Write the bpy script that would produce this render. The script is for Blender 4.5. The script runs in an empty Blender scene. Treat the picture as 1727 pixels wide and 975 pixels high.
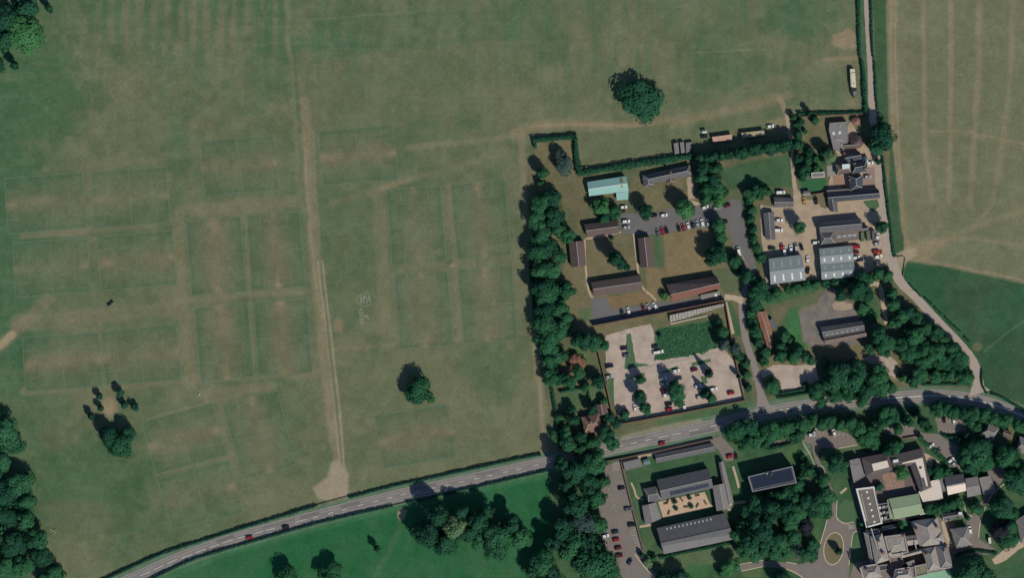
import bpy, bmesh, math, random
import numpy as np
from mathutils import Vector, Matrix

# ------------------------------------------------------------------ camera, sky, sun, exposure
S = 0.33                                   # metres per pixel of the 1727 x 975 plan
CX, CY = 863.5, 487.5
def W(x, y, z=0.0): return Vector(((x - CX) * S, (CY - y) * S, z))
scene = bpy.context.scene
COL = scene.collection
CAM_H = 3000.0
cam_d = bpy.data.cameras.new('camera'); cam = bpy.data.objects.new('camera', cam_d); COL.objects.link(cam)
cam.location = (0, 0, CAM_H); cam.rotation_euler = (0, 0, 0)
cam_d.sensor_width = 36.0; cam_d.lens = 36.0 * CAM_H / (1727 * S)
cam_d.clip_start = 10; cam_d.clip_end = 12000
scene.camera = cam
SUN_EL = math.radians(44); SH = Vector((-0.60, 0.80))       # shadows run up and to the left
sun_dir = Vector((-SH.x * math.cos(SUN_EL), -SH.y * math.cos(SUN_EL), math.sin(SUN_EL))).normalized()
world = bpy.data.worlds.new('World'); scene.world = world; world.use_nodes = True
wn = world.node_tree.nodes; wl = world.node_tree.links
bg = wn.get('Background') or wn.new('ShaderNodeBackground')
sky = wn.new('ShaderNodeTexSky'); sky.sky_type = 'NISHITA'; sky.sun_disc = False
sky.sun_elevation = SUN_EL; sky.sun_rotation = math.atan2(sun_dir.x, sun_dir.y)
sky.air_density = 1.0; sky.dust_density = 0.0; sky.ozone_density = 4.5
wl.new(sky.outputs[0], bg.inputs[0]); bg.inputs[1].default_value = 0.092
sun_d = bpy.data.lights.new('sun', 'SUN'); sun_d.energy = 3.95; sun_d.angle = math.radians(0.5); sun_d.color = (1.0, 0.955, 0.85)
sun = bpy.data.objects.new('sun', sun_d); COL.objects.link(sun)
sun.rotation_euler = sun_dir.to_track_quat('Z', 'Y').to_euler(); sun.location = (0, 0, 500)
scene.view_settings.view_transform = 'Standard'; scene.view_settings.look = 'None'
scene.view_settings.exposure = 0.0; scene.view_settings.gamma = 1.0; scene.view_settings.use_curve_mapping = False
scene.render.engine = 'CYCLES'

random.seed(7); RNG = np.random.default_rng(7)
KA = 1.0                                    # picture value -> base colour

# ------------------------------------------------------------------ helpers
def s2l(v):
    v = np.asarray(v, float) / 255.0
    return np.where(v <= 0.04045, v / 12.92, ((v + 0.055) / 1.055) ** 2.4)
def lin(r, g, b): return tuple(float(q) for q in s2l((r, g, b)) * KA)

CR = {'A1': (880, 180, 4.432), 'A2': (1110, 180, 4.432), 'A3': (1320, 180, 4.432), 'A4': (880, 380, 4.432),
      'A5': (1090, 350, 4.432), 'A6': (1270, 300, 4.432), 'A7': (900, 560, 4.432), 'A8': (1090, 500, 4.432),
      'B1': (1250, 470, 4.432), 'B2': (1477, 400, 4.432), 'B3': (1477, 620, 5.416), 'B4': (1010, 740, 4.148),
      'B5': (1200, 670, 4.432), 'B6': (1350, 720, 4.432), 'B7': (1200, 800, 5.572), 'B8': (1420, 780, 5.0),
      'D1': (280, 180, 4.875), 'D2': (280, 340, 5.418), 'D3': (280, 490, 5.132), 'D4': (0, 270, 4.241),
      'D5': (0, 490, 5.079), 'D6': (220, 640, 3.75), 'D7': (620, 280, 3.046), 'D8': (600, 660, 6.095),
      'E1': (580, 480, 12.186), 'E2': (1380, 90, 8.867), 'E3': (1380, 190, 6.962), 'E4': (1430, 860, 8.479),
      'E5': (1600, 800, 5.575), 'E6': (1500, 640, 6.092), 'F2': (430, 180, 3.751), 'P': (0, 0, 1.0)}
def cr(k, *pts):                            # survey-sheet coordinates -> plan pixels
    ox, oy, s = CR[k]
    return [(ox + x / s, oy + y / s) for x, y in pts]

MATS = {}
def mat(name, col, rough=0.85, var=0.18, scale=0.35, scale2=2.5, tint=None, spec=0.25, bump=0.0, streak=None, metal=0.0):
    """procedural surface: base colour broken up by two noises (and optional streaks)"""
    if name in MATS: return MATS[name]
    m = bpy.data.materials.new(name); m.use_nodes = True; nt = m.node_tree; n = nt.nodes; l = nt.links
    b = n['Principled BSDF']; b.inputs['Roughness'].default_value = rough
    b.inputs['Specular IOR Level'].default_value = spec; b.inputs['Metallic'].default_value = metal
    tc = n.new('ShaderNodeTexCoord')
    n1 = n.new('ShaderNodeTexNoise'); n1.inputs['Scale'].default_value = scale; n1.inputs['Detail'].default_value = 5; n1.inputs['Roughness'].default_value = 0.62
    n2 = n.new('ShaderNodeTexNoise'); n2.inputs['Scale'].default_value = scale2; n2.inputs['Detail'].default_value = 3
    geo = n.new('ShaderNodeNewGeometry')
    l.new(geo.outputs['Position'], n1.inputs['Vector'])
    if streak:
        mp = n.new('ShaderNodeMapping'); mp.inputs['Scale'].default_value = streak
        l.new(tc.outputs['Object'], mp.inputs['Vector']); l.new(mp.outputs[0], n2.inputs['Vector'])
    else: l.new(geo.outputs['Position'], n2.inputs['Vector'])
    t = tint or tuple(c * 0.55 for c in col)
    mx = n.new('ShaderNodeMix'); mx.data_type = 'RGBA'
    mx.inputs['A'].default_value = (*col, 1); mx.inputs['B'].default_value = (*t, 1)
    r1 = n.new('ShaderNodeMapRange'); r1.inputs['From Min'].default_value = 0.42; r1.inputs['From Max'].default_value = 0.72
    r1.inputs['To Max'].default_value = min(1.0, var * 3)
    l.new(n1.outputs['Fac'], r1.inputs['Value']); l.new(r1.outputs[0], mx.inputs['Factor'])
    mu = n.new('ShaderNodeMix'); mu.data_type = 'RGBA'; mu.blend_type = 'MULTIPLY'; mu.inputs['Factor'].default_value = 1
    r2 = n.new('ShaderNodeMapRange'); r2.inputs['From Min'].default_value = 0.3; r2.inputs['From Max'].default_value = 0.7
    r2.inputs['To Min'].default_value = 1 - var; r2.inputs['To Max'].default_value = 1 + var
    l.new(n2.outputs['Fac'], r2.inputs['Value']); l.new(mx.outputs['Result'], mu.inputs['A']); l.new(r2.outputs[0], mu.inputs['B'])
    l.new(mu.outputs['Result'], b.inputs['Base Color'])
    if bump:
        bp = n.new('ShaderNodeBump'); bp.inputs['Strength'].default_value = bump; bp.inputs['Distance'].default_value = 0.1
        l.new(n2.outputs['Fac'], bp.inputs['Height']); l.new(bp.outputs[0], b.inputs['Normal'])
    MATS[name] = m; return m

def mesh_obj(name, verts, faces, material=None, parent=None, smooth=False, loc=None):
    me = bpy.data.meshes.new(name); me.from_pydata([tuple(v) for v in verts], [], faces); me.update()
    if material is not None:
        for mm in (material if isinstance(material, (list, tuple)) else [material]): me.materials.append(mm)
    if smooth:
        for p in me.polygons: p.use_smooth = True
    o = bpy.data.objects.new(name, me); COL.objects.link(o)
    if parent: o.parent = parent
    if loc is not None: o.location = loc
    return o
def link(name, data, parent=None, loc=(0, 0, 0), scale=(1, 1, 1), rotz=0.0):
    o = bpy.data.objects.new(name, data); COL.objects.link(o); o.parent = parent
    o.location = loc; o.scale = scale; o.rotation_euler = (0, 0, rotz); return o
LABELS = {}
def tag(o, label, cat, group=None):
    n = len(label.split())
    if not 4 <= n <= 16: print('LABEL LENGTH', n, label)
    if label in LABELS: print('DUP LABEL', label)
    LABELS[label] = o
    o['label'] = label; o['category'] = cat
    if group: o['group'] = group
    return o
def empty(name, x, y, z=0.0, rotz=0.0):
    o = bpy.data.objects.new(name, None); COL.objects.link(o); o.location = W(x, y, z); o.rotation_euler = (0, 0, rotz)
    o.empty_display_size = 0.5; return o
def struct(o): o['kind'] = 'structure'; return o
_ones = ['', 'first', 'second', 'third', 'fourth', 'fifth', 'sixth', 'seventh', 'eighth', 'ninth', 'tenth', 'eleventh', 'twelfth',
         'thirteenth', 'fourteenth', 'fifteenth', 'sixteenth', 'seventeenth', 'eighteenth', 'nineteenth']
def ordinal(i):
    if i < 20: return _ones[i]
    t = {2: 'twent', 3: 'thirt', 4: 'fort', 5: 'fift', 6: 'sixt'}[i // 10]
    return t + 'ieth' if i % 10 == 0 else t + 'y-' + _ones[i % 10]

def densify(pts, step=4.0, jit=0.0, closed=True):
    out = []; n = len(pts)
    for i in range(n if closed else n - 1):
        a = pts[i]; b = pts[(i + 1) % n]; L = math.hypot(b[0] - a[0], b[1] - a[1]); k = max(1, int(L / step))
        for j in range(k):
            t = j / k; q = jit if j else jit * 0.4
            out.append((a[0] + (b[0] - a[0]) * t + random.uniform(-q, q), a[1] + (b[1] - a[1]) * t + random.uniform(-q, q)))
    if not closed: out.append(pts[-1])
    return out
def smooth_line(pts, sub=6):
    P = [Vector((*p, 0)) for p in pts]; out = []
    for i in range(len(P) - 1):
        p0 = P[max(0, i - 1)]; p1 = P[i]; p2 = P[i + 1]; p3 = P[min(len(P) - 1, i + 2)]
        for j in range(sub):
            t = j / sub
            q = 0.5 * ((2 * p1) + (p2 - p0) * t + (2 * p0 - 5 * p1 + 4 * p2 - p3) * t * t + (3 * p1 - p0 - 3 * p2 + p3) * t ** 3)
            out.append((q.x, q.y))
    out.append(tuple(pts[-1])); return out
_zl = [0]
def sheet(name, pts, material, z, jit=0.5, step=5.0):
    d = densify(pts, step, jit)
    bm = bmesh.new(); vs = [bm.verts.new(W(x, y, z)) for x, y in d]
    f = bm.faces.new(vs); f.normal_update()
    if f.normal.z < 0: bmesh.ops.reverse_faces(bm, faces=[f])
    bmesh.ops.triangulate(bm, faces=bm.faces[:])
    me = bpy.data.meshes.new(name); bm.to_mesh(me); bm.free(); me.materials.append(material)
    o = bpy.data.objects.new(name, me); COL.objects.link(o); return struct(o)
def ribbon_geo(pts, widths, z, jit=0.0):
    n = len(pts); V = []; F = []
    for i, p in enumerate(pts):
        a = pts[max(0, i - 1)]; b = pts[min(n - 1, i + 1)]; dx, dy = b[0] - a[0], b[1] - a[1]; L = math.hypot(dx, dy) or 1
        w = widths[i] if isinstance(widths, (list, tuple)) else widths
        w1 = w / 2 + random.uniform(-jit, jit); w2 = w / 2 + random.uniform(-jit, jit)
        nx, ny = -dy / L, dx / L
        V += [W(p[0] + nx * w1, p[1] + ny * w1, z), W(p[0] - nx * w2, p[1] - ny * w2, z)]
        if i: k = 2 * i; F.append((k - 2, k - 1, k + 1, k))
    return V, F
def ribbon(name, pts, widths, material, z, jit=0.0, sm=True, parent=None):
    if sm:
        n0 = len(pts)
        if isinstance(widths, (list, tuple)):
            ws = []
            for i in range(n0 - 1): ws += [widths[i] + (widths[i + 1] - widths[i]) * j / 6 for j in range(6)]
            widths = ws + [widths[-1]]
        pts = smooth_line(pts)
    V, F = ribbon_geo(pts, widths, z, jit)
    F = [f[::-1] for f in F]
    o = mesh_obj(name, V, F, material, parent)
    return o if parent else struct(o)
def lines_geo(segs, w, z):
    V = []; F = []
    for a, b in segs:
        dx, dy = b[0] - a[0], b[1] - a[1]; L = math.hypot(dx, dy) or 1; nx, ny = -dy / L * w / 2, dx / L * w / 2
        k = len(V)
        V += [W(a[0] + nx, a[1] + ny, z), W(a[0] - nx, a[1] - ny, z), W(b[0] - nx, b[1] - ny, z), W(b[0] + nx, b[1] + ny, z)]
        F.append((k, k + 1, k + 2, k + 3))
    return V, F

# ------------------------------------------------------------------ ground sheet (earth and grass colours held on a fine grid)
STEP = 2.0
gx = np.concatenate([[-9000, -3000, -800, -300], np.arange(-80, 1727 + 81, STEP), [2100, 2600, 5000, 11000]])
gy = np.concatenate([[-9000, -3000, -800, -300], np.arange(-80, 975 + 81, STEP), [1300, 1800, 4000, 10000]])
GX, GY = np.meshgrid(gx, gy)
def vn(x, y, s, seed):
    r = np.random.default_rng(seed).random((256, 256)); u = x / s; v = y / s
    i = np.floor(u).astype(int); j = np.floor(v).astype(int); fu = u - i; fv = v - j
    fu = fu * fu * (3 - 2 * fu); fv = fv * fv * (3 - 2 * fv)
    a = r[j % 256, i % 256]; b = r[j % 256, (i + 1) % 256]; c = r[(j + 1) % 256, i % 256]; d = r[(j + 1) % 256, (i + 1) % 256]
    return (a * (1 - fu) + b * fu) * (1 - fv) + (c * (1 - fu) + d * fu) * fv
def fbm(x, y, s, seed, o=4):
    t = 0; a = 1; n = 0
    for k in range(o): t = t + a * vn(x, y, s / 2 ** k, seed + k); n += a; a *= 0.55
    return t / n
sst = lambda e0, e1, v: (lambda t: t * t * (3 - 2 * t))(np.clip((v - e0) / (e1 - e0), 0, 1))
G = np.zeros(GX.shape + (3,))
NA = fbm(GX, GY, 150, 1, 5); NB = fbm(GX, GY, 42, 11, 4); NC = fbm(GX, GY, 13, 21, 3)
def mixin(mask, col):
    global G
    G = G * (1 - mask[..., None]) + np.array(col, float) * mask[..., None]
def boxsl(pts, pad):
    xs = [p[0] for p in pts]; ys = [p[1] for p in pts]
    i0, i1 = np.searchsorted(gx, [min(xs) - pad, max(xs) + pad]); j0, j1 = np.searchsorted(gy, [min(ys) - pad, max(ys) + pad])
    return slice(j0, j1), slice(i0, i1)
def poly_mask(pts, feather, warp=0.0):
    sl = boxsl(pts, feather + warp + 3); X = GX[sl]; Y = GY[sl]
    if warp:
        X = X + (fbm(X, Y, 16, 71, 3) - 0.5) * 2 * warp; Y = Y + (fbm(X, Y, 16, 81, 3) - 0.5) * 2 * warp
    ins = np.zeros(X.shape, bool); D = np.full(X.shape, 1e9)
    for k in range(len(pts)):
        x1, y1 = pts[k]; x2, y2 = pts[(k + 1) % len(pts)]
        c = ((y1 > Y) != (y2 > Y)) & (X < (x2 - x1) * (Y - y1) / ((y2 - y1) or 1e-9) + x1); ins ^= c
        dx, dy = x2 - x1, y2 - y1; t = np.clip(((X - x1) * dx + (Y - y1) * dy) / (dx * dx + dy * dy + 1e-9), 0, 1)
        D = np.minimum(D, np.hypot(X - x1 - t * dx, Y - y1 - t * dy))
    sd = np.where(ins, D, -D)
    m = np.zeros(GX.shape); m[sl] = sst(-feather / 2, feather / 2, sd); return m
def line_mask(pts, width, feather, warp=0.0):
    sl = boxsl(pts, width + feather + warp + 3); X = GX[sl]; Y = GY[sl]
    if warp: X = X + (fbm(X, Y, 30, 91, 3) - 0.5) * 2 * warp; Y = Y + (fbm(X, Y, 30, 95, 3) - 0.5) * 2 * warp
    D = np.full(X.shape, 1e9)
    for k in range(len(pts) - 1):
        x1, y1 = pts[k]; x2, y2 = pts[k + 1]; dx, dy = x2 - x1, y2 - y1
        t = np.clip(((X - x1) * dx + (Y - y1) * dy) / (dx * dx + dy * dy + 1e-9), 0, 1)
        D = np.minimum(D, np.hypot(X - x1 - t * dx, Y - y1 - t * dy))
    m = np.zeros(GX.shape); m[sl] = 1 - sst(width / 2 - feather / 2, width / 2 + feather / 2, D); return m
def blob(x, y, rx, ry, col, k=1.0, rot=0.0, rag=0.35):
    c, s = math.cos(rot), math.sin(rot); dx = GX - x; dy = GY - y
    d = np.hypot((dx * c + dy * s) / rx, (-dx * s + dy * c) / ry) + (NB - 0.5) * rag * 2 + (NC - 0.5) * rag
    mixin((1 - sst(0.45, 1.15, d)) * k, col)
OLIVE = (104, 106, 82); GREEN = (85, 100, 74); DEEP = (67, 96, 69); TAN = (124, 113, 92); BARE = (136, 121, 100)
G[:] = OLIVE
mixin(sst(0.44, 0.62, NA) * 0.6, GREEN)
mixin(sst(0.52, 0.68, NB) * 0.30, (110, 107, 85)); mixin(sst(0.55, 0.7, 1 - NB) * 0.30, (74, 98, 73))
mixin((1 - sst(0, 150, GX)) * 0.65, DEEP); mixin((1 - sst(-20, 60, GY)) * 0.35, (74, 99, 74))
for (x, y, rx, ry, c, k) in [(60, 150, 130, 110, DEEP, .7), (20, 420, 70, 240, DEEP, .6), (200, 40, 130, 80, GREEN, .55), (320, 110, 90, 60, GREEN, .6),
        (455, 90, 45, 110, DEEP, .55), (620, 45, 130, 50, GREEN, .65), (560, 70, 70, 30, (72, 99, 74), .6), (870, 60, 30, 80, DEEP, .4), (905, 60, 60, 60, GREEN, .6), (1050, 30, 120, 50, (100, 104, 80), .5),
        (1200, 60, 60, 60, GREEN, .5), (1350, 30, 70, 40, (72, 98, 73), .6), (140, 820, 130, 110, (72, 95, 69), .85), (330, 880, 90, 40, GREEN, .6), (100, 930, 50, 40, OLIVE, .4), (45, 590, 40, 40, DEEP, .8),
        (620, 650, 60, 60, GREEN, .35), (840, 640, 50, 60, GREEN, .6), (600, 360, 70, 50, GREEN, .5), (470, 680, 80, 50, GREEN, .5), (300, 250, 30, 60, DEEP, .5), (1400, 150, 40, 40, GREEN, .6),
        (640, 140, 130, 60, (95, 102, 78), .6), (200, 200, 80, 60, (98, 103, 79), .4), (1000, 130, 70, 60, (97, 102, 79), .4), (1250, 130, 110, 40, (84, 101, 76), .5), (700, 50, 120, 30, (104, 103, 81), .3),
        (760, 110, 130, 60, (98, 103, 79), .4), (150, 700, 30, 30, (96, 101, 78), .5)]:
    blob(x, y, rx, ry, c, k)
st = fbm(GX, GY * 0.10, 11, 31, 3)                                       # mowing and drought streaks running up the picture
mixin(sst(0.52, 0.70, st) * 0.50 * np.clip(1.2 - GY / 190, 0, 1) * sst(95, 150, GX) * (1 - sst(440, 520, GX)), (116, 109, 88))
mixin(sst(0.52, 0.70, st) * 0.28 * np.clip(1.4 - GY / 260, 0, 1) * sst(500, 560, GX) * (1 - sst(1200, 1400, GX)), (112, 107, 86))
mixin(sst(0.54, 0.70, 1 - st) * 0.35 * np.clip(1.3 - GY / 220, 0, 1), (70, 97, 72))
wavy = GX + GY * 0.02 + (NB - .5) * 10                                   # mower passes along the top of the field
m1_ = sst(.35, .9, .5 + .5 * np.sin(wavy * 2 * math.pi / 23)) * np.clip(1.25 - GY / 120, 0, 1) * sst(110, 150, GX) * (1 - sst(470, 500, GX))
mixin(m1_ * np.clip(NC * 1.6 - .2, 0, 1) * .55, (113, 109, 87)); mixin((1 - sst(.2, .6, .5 + .5 * np.sin(wavy * 2 * math.pi / 23))) * np.clip(1.2 - GY / 110, 0, 1) * sst(110, 150, GX) * (1 - sst(470, 500, GX)) * .4, (68, 97, 72))
m2_ = sst(.4, .9, .5 + .5 * np.sin((wavy - 6) * 2 * math.pi / 27)) * sst(22, 36, GY) * (1 - sst(80, 95, GY)) * sst(520, 545, GX) * (1 - sst(800, 860, GX))
mixin(m2_ * np.clip(NC * 1.5 - .15, 0, 1) * .6, (113, 108, 87))
mixin(poly_mask([(526, 30), (690, 20), (870, 18), (868, 66), (700, 80), (600, 92), (526, 104)], 8, 5) * .35, (76, 99, 74)); mixin(poly_mask([(500, 108), (600, 94), (700, 82), (868, 68), (868, 190), (520, 210)], 10, 6) * .30, (103, 105, 81))
mixin(line_mask([(525, 34), (610, 25), (700, 21)], 3.5, 4, 2) * .5, (112, 118, 96)); mixin(line_mask([(1175, 88), (1262, 84)], 2, 2, 1) * .6, (126, 122, 100)); mixin(line_mask([(1262, 84), (1290, 83)], 3, 4, 1) * .4, (122, 118, 97))
mixin(line_mask([(60, 290), (160, 278), (300, 262)], 10, 10, 3) * .4, (110, 107, 86)); mixin(line_mask([(300, 215), (360, 165), (430, 95), (455, 40)], 6, 8, 4) * .35, (74, 98, 73))
st2 = fbm(GX * 0.12, GY, 9, 41, 3); mixin(sst(0.55, 0.72, st2) * 0.22, (113, 109, 88))
# pitches: corners top left, top right, bottom right, bottom left; h = goals left and right, v = goals top and bottom
PITCH = [('D1', [(275, 285), (885, 232), (935, 680), (320, 735)], 'h', .7), ('F2', [(400, 155), (870, 110), (905, 458), (430, 498)], 'h', .85),
         ('D2', [(180, 178), (680, 130), (735, 820), (235, 862)], 'v', .9), ('D2', [(735, 128), (1218, 90), (1275, 775), (780, 812)], 'v', .9),
         ('D3', [(245, 150), (705, 112), (765, 745), (300, 798)], 'v', .9), ('D3', [(755, 105), (1220, 75), (1270, 712), (800, 745)], 'v', .9),
         ('D4', [(30, 130), (590, 90), (625, 480), (60, 530)], 'h', .6), ('D4', [(650, 85), (1190, 48), (1215, 440), (670, 490)], 'h', .5),
         ('D4', [(90, 595), (625, 555), (650, 940), (110, 985)], 'h', .4), ('D4', [(690, 550), (1230, 505), (1270, 890), (725, 935)], 'h', .7),
         ('D5', [(190, 405), (840, 360), (890, 820), (220, 870)], 'h', .8), ('D5', [(860, 355), (1505, 290), (1560, 770), (905, 815)], 'h', .7),
         ('D6', [(70, 270), (515, 150), (610, 485), (160, 605)], 'h', .7), ('D6', [(168, 632), (620, 510), (715, 845), (260, 950)], 'h', .5),
         ('D6', [(580, 170), (930, 70), (1045, 540), (720, 640)], 'v', .6),
         ('D7', [(97, 122), (372, 103), (405, 490), (125, 508)], 'v', .5), ('D7', [(425, 95), (705, 72), (737, 458), (460, 478)], 'v', .55),
         ('D7', [(135, 558), (410, 540), (440, 920), (168, 942)], 'v', .6), ('D7', [(462, 530), (742, 508), (770, 892), (492, 912)], 'v', .6),
         ('D8', [(185, 255), (940, 135), (1040, 670), (290, 800)], 'h', .8)]
# the mown strips between the pitches
for ln, w in [([(300, 360), (305, 500), (322, 650)], 20), ([(415, 365), (428, 640)], 7), ([(312, 355), (500, 340)], 22), ([(40, 398), (300, 372)], 12), ([(320, 505), (520, 490)], 12),
              ([(30, 545), (290, 520)], 26), ([(760, 310), (778, 570)], 10), ([(560, 590), (890, 562)], 7), ([(40, 660), (330, 640), (540, 630)], 14), ([(340, 665), (460, 650)], 16),
              ([(265, 802), (390, 768)], 7), ([(640, 320), (650, 560)], 22), ([(250, 706), (460, 652)], 6)]:
    mixin(line_mask(ln, w, w * 0.45, 2) * (.5 + .5 * NB) * .95, (117, 111, 89))
for k, q, ax, wear in PITCH:
    q = cr(k, *q); P = [np.array(p) for p in q]
    mixin(poly_mask(q, 4, 1.2) * 0.50, (84, 99, 76))
    if ax == 'h': o = (P[0] + P[3]) / 2; e = (P[1] + P[2]) / 2; wv = (P[3] - P[0])
    else: o = (P[0] + P[1]) / 2; e = (P[3] + P[2]) / 2; wv = (P[1] - P[0])
    d = e - o; L = np.hypot(*d); Wd = np.hypot(*wv); d = d / L; nrm = np.array([-d[1], d[0]])
    t = ((GX - o[0]) * d[0] + (GY - o[1]) * d[1]) / L; v = ((GX - o[0]) * nrm[0] + (GY - o[1]) * nrm[1]) / Wd
    inside = sst(0, .03, t) * (1 - sst(.97, 1, t))
    mid = np.exp(-(v / 0.24) ** 2) * inside * (0.45 + 0.75 * NB)
    sk = fbm(GX * (.25 if ax == 'h' else 1), GY * (1 if ax == 'h' else .25), 10, 201, 3); mixin(np.clip(mid * wear * (.55 + 1.1 * sk), 0, 1), (114, 106, 85))
    g = np.exp(-((v + .05 * (NB - .5)) / 0.065) ** 2) * (np.exp(-(t / 0.15) ** 2) + np.exp(-((t - 1) / 0.15) ** 2)) * (t > -.01) * (t < 1.01)
    mixin(np.clip(g * (0.1 + 1.5 * NC) * (0.25 + wear * 0.7), 0, 1), (132, 117, 95))
    edge = np.clip(1 - np.abs(np.abs(v) - 0.47) / 0.07, 0, 1) * inside
    mixin(edge * 0.38, (70, 95, 73)); ends = (np.clip(1 - np.abs(t - .03) / .05, 0, 1) + np.clip(1 - np.abs(t - .97) / .05, 0, 1)) * (np.abs(v) < .5) * (np.abs(v) > .12); mixin(np.clip(ends, 0, 1) * .28, (72, 96, 74))
# worn tracks over the grass
mixin(line_mask([(482, -80), (486, 60), (494, 130), (498, 200), (502, 300), (512, 360)], 7, 6, 3) * .6, (112, 114, 91)); mixin(line_mask([(500, 110), (512, 180), (518, 230)], 12, 12, 3) * .4, (114, 109, 87)); mixin(line_mask([(494, 60), (503, 190), (505, 225)], 5, 5, 2) * .5, (72, 96, 72)); mixin(poly_mask([(496, 205), (514, 203), (514, 213), (497, 214)], 3, 2) * .6, (124, 115, 93))
mixin(line_mask([(514, 170), (521, 300), (528, 420), (541, 560), (552, 660), (562, 740), (575, 800)], 15, 8, 3) * (.55 + .5 * NB), (131, 118, 96))
mixin(line_mask([(521, 300), (528, 400), (545, 560)], 27, 20, 3) * .35, (117, 111, 89)); mixin(line_mask([(514, 250), (520, 360), (533, 480), (545, 560)], 4, 4, 2) * .6, (143, 127, 105)); mixin(line_mask([(528, 220), (533, 330), (540, 440)], 4, 4, 2) * .45, (139, 124, 102))
for dx in (0, 7.5): mixin(line_mask([(536 + dx, 440), (545 + dx, 520), (556 + dx, 610), (566 + dx, 700), (574 + dx, 800)], 3.5, 3, 1) * .8, (150, 134, 113))
mixin(line_mask([(551, 560), (562, 650), (570, 720)], 3, 2.5, 1) * .5, (94, 97, 76))
mixin(poly_mask([(528, 824), (550, 808), (560, 780), (572, 778), (590, 800), (588, 838), (560, 846), (540, 846)], 8, 5) * .95, (149, 135, 117))
mixin(line_mask([(690, 248), (760, 243), (850, 232), (880, 222)], 9, 9, 3) * .6, (124, 117, 95))
mixin(line_mask([(560, 345), (660, 312), (700, 300), (760, 285), (850, 255)], 10, 12, 4) * .45, (121, 112, 90))
mixin(line_mask([(645, 317), (690, 303)], 9, 8, 2) * .6, (135, 120, 98))
mixin(line_mask([(880, 222), (883, 300), (890, 400), (897, 500), (905, 600), (914, 690), (918, 765)], 11, 7, 3) * .7, (128, 117, 95))
mixin(line_mask([(895, 430), (899, 510), (908, 620), (918, 764)], 4, 3, 1) * .6, (143, 128, 108))
mixin(line_mask([(868, 226), (900, 212), (960, 208), (1050, 212), (1120, 207), (1190, 196), (1260, 178), (1330, 160)], 16, 13, 4) * .75, (133, 119, 97))
mixin(line_mask([(900, 212), (1000, 209), (1100, 212)], 5, 4, 2) * .6, (147, 125, 104))
mixin(line_mask([(1120, 205), (1230, 165), (1330, 130), (1400, 108), (1450, 97)], 22, 20, 5) * .5, (117, 111, 88))
mixin(line_mask([(1390, 100), (1450, 97)], 6, 5, 2) * .7, (140, 122, 100))
mixin(poly_mask([(1404, 56), (1434, 50), (1446, 58), (1440, 80), (1424, 84), (1402, 74)], 6, 5) * .85, (143, 123, 103))
mixin(line_mask([(1315, 165), (1325, 185), (1334, 225)], 9, 5, 2) * .9, (144, 128, 107))
mixin(poly_mask([(1290, 205), (1330, 195), (1334, 232), (1300, 222)], 10, 4) * .6, (137, 121, 100))
mixin(line_mask([(-60, 620), (5, 580), (25, 560), (60, 525), (80, 505)], 18, 14, 4) * .65, (122, 112, 91))
mixin(line_mask([(-60, 610), (2, 582), (22, 562)], 12, 7, 3) * .9, (158, 137, 113))
blob(183, 688, 18, 22, (146, 126, 103), .8); blob(571, 548, 10, 14, (139, 117, 97), .7); blob(605, 640, 28, 14, (121, 111, 90), .4); blob(640, 635, 16, 14, (130, 113, 93), .35)
blob(740, 425, 8, 6, (128, 117, 95), .5); blob(763, 448, 5, 4, (147, 128, 106), .7); blob(1437, 172, 10, 9, (133, 114, 94), .6)
blob(1180, 20, 60, 30, (108, 108, 84), .5); blob(1080, 50, 60, 16, (106, 106, 83), .6, rot=-.6); blob(95, 740, 34, 28, (105, 104, 82), .5); blob(140, 870, 70, 40, (106, 104, 82), .5)
for x, y in ((995, 225), (1018, 228), (1046, 225), (1000, 240)): mixin(line_mask([(x, y - 8), (x + 10, y + 14)], 3, 4, 2) * .5, (130, 117, 96))
mixin(line_mask([(975, 288), (1060, 268), (1130, 258)], 12, 10, 3) * .5, (126, 114, 92))
# eastern arable field
E = [(1474, -80), (1900, -80), (1900, 520), (1727, 476), (1600, 450), (1540, 441), (1522, 434), (1500, 330)]
mE = poly_mask(E, 3, 1)
mixin(mE, (112, 111, 88)); mixin(mE * sst(.45, .62, NA) * .4, (100, 105, 81)); mixin(mE * sst(.5, .7, NB) * .3, (114, 109, 88))
for pts, w, k in [([(1503, -80), (1506, 100), (1510, 250), (1516, 340), (1527, 420)], 18, .8), ([(1556, -80), (1557, 60), (1560, 250), (1572, 340)], 9, .7), ([(1603, -80), (1604, 120), (1603, 250), (1601, 340)], 9, .75),
                  ([(1652, -80), (1650, 120), (1643, 250), (1636, 345)], 11, .7), ([(1709, -80), (1706, 100), (1694, 230), (1672, 345), (1640, 390)], 10, .5), ([(1760, -80), (1745, 200)], 10, .5),
                  ([(1545, 420), (1600, 400), (1680, 370), (1760, 345)], 12, .5), ([(1530, 425), (1580, 405), (1640, 402), (1730, 415)], 8, .6), ([(1535, 436), (1600, 447), (1730, 474)], 6, .8), ([(1570, 222), (1620, 220), (1730, 243)], 5, .7), ([(1575, 228), (1625, 226), (1730, 250)], 2, .6)]:
    mixin(mE * line_mask(pts, w * .9, w * .6, 2) * k * (.6 + .6 * NB), (136, 121, 98))
for dx in (-4, 4): mixin(mE * line_mask([(1508 + dx, -80), (1506 + dx, 100), (1512 + dx, 250), (1519 + dx, 340)], 2, 2, 1) * .6, (152, 135, 112))
for y in (95, 135, 250, 300, 330, 380, 60): mixin(mE * line_mask([(1570, y), (1650, y + 3), (1740, y + 22)], 1.8, 2, 1.5) * .35, (126, 119, 97))
mixin(mE * poly_mask([(1522, 434), (1518, 400), (1535, 410), (1570, 400), (1600, 412), (1560, 440)], 14, 6) * .7, (142, 126, 103))
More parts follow.
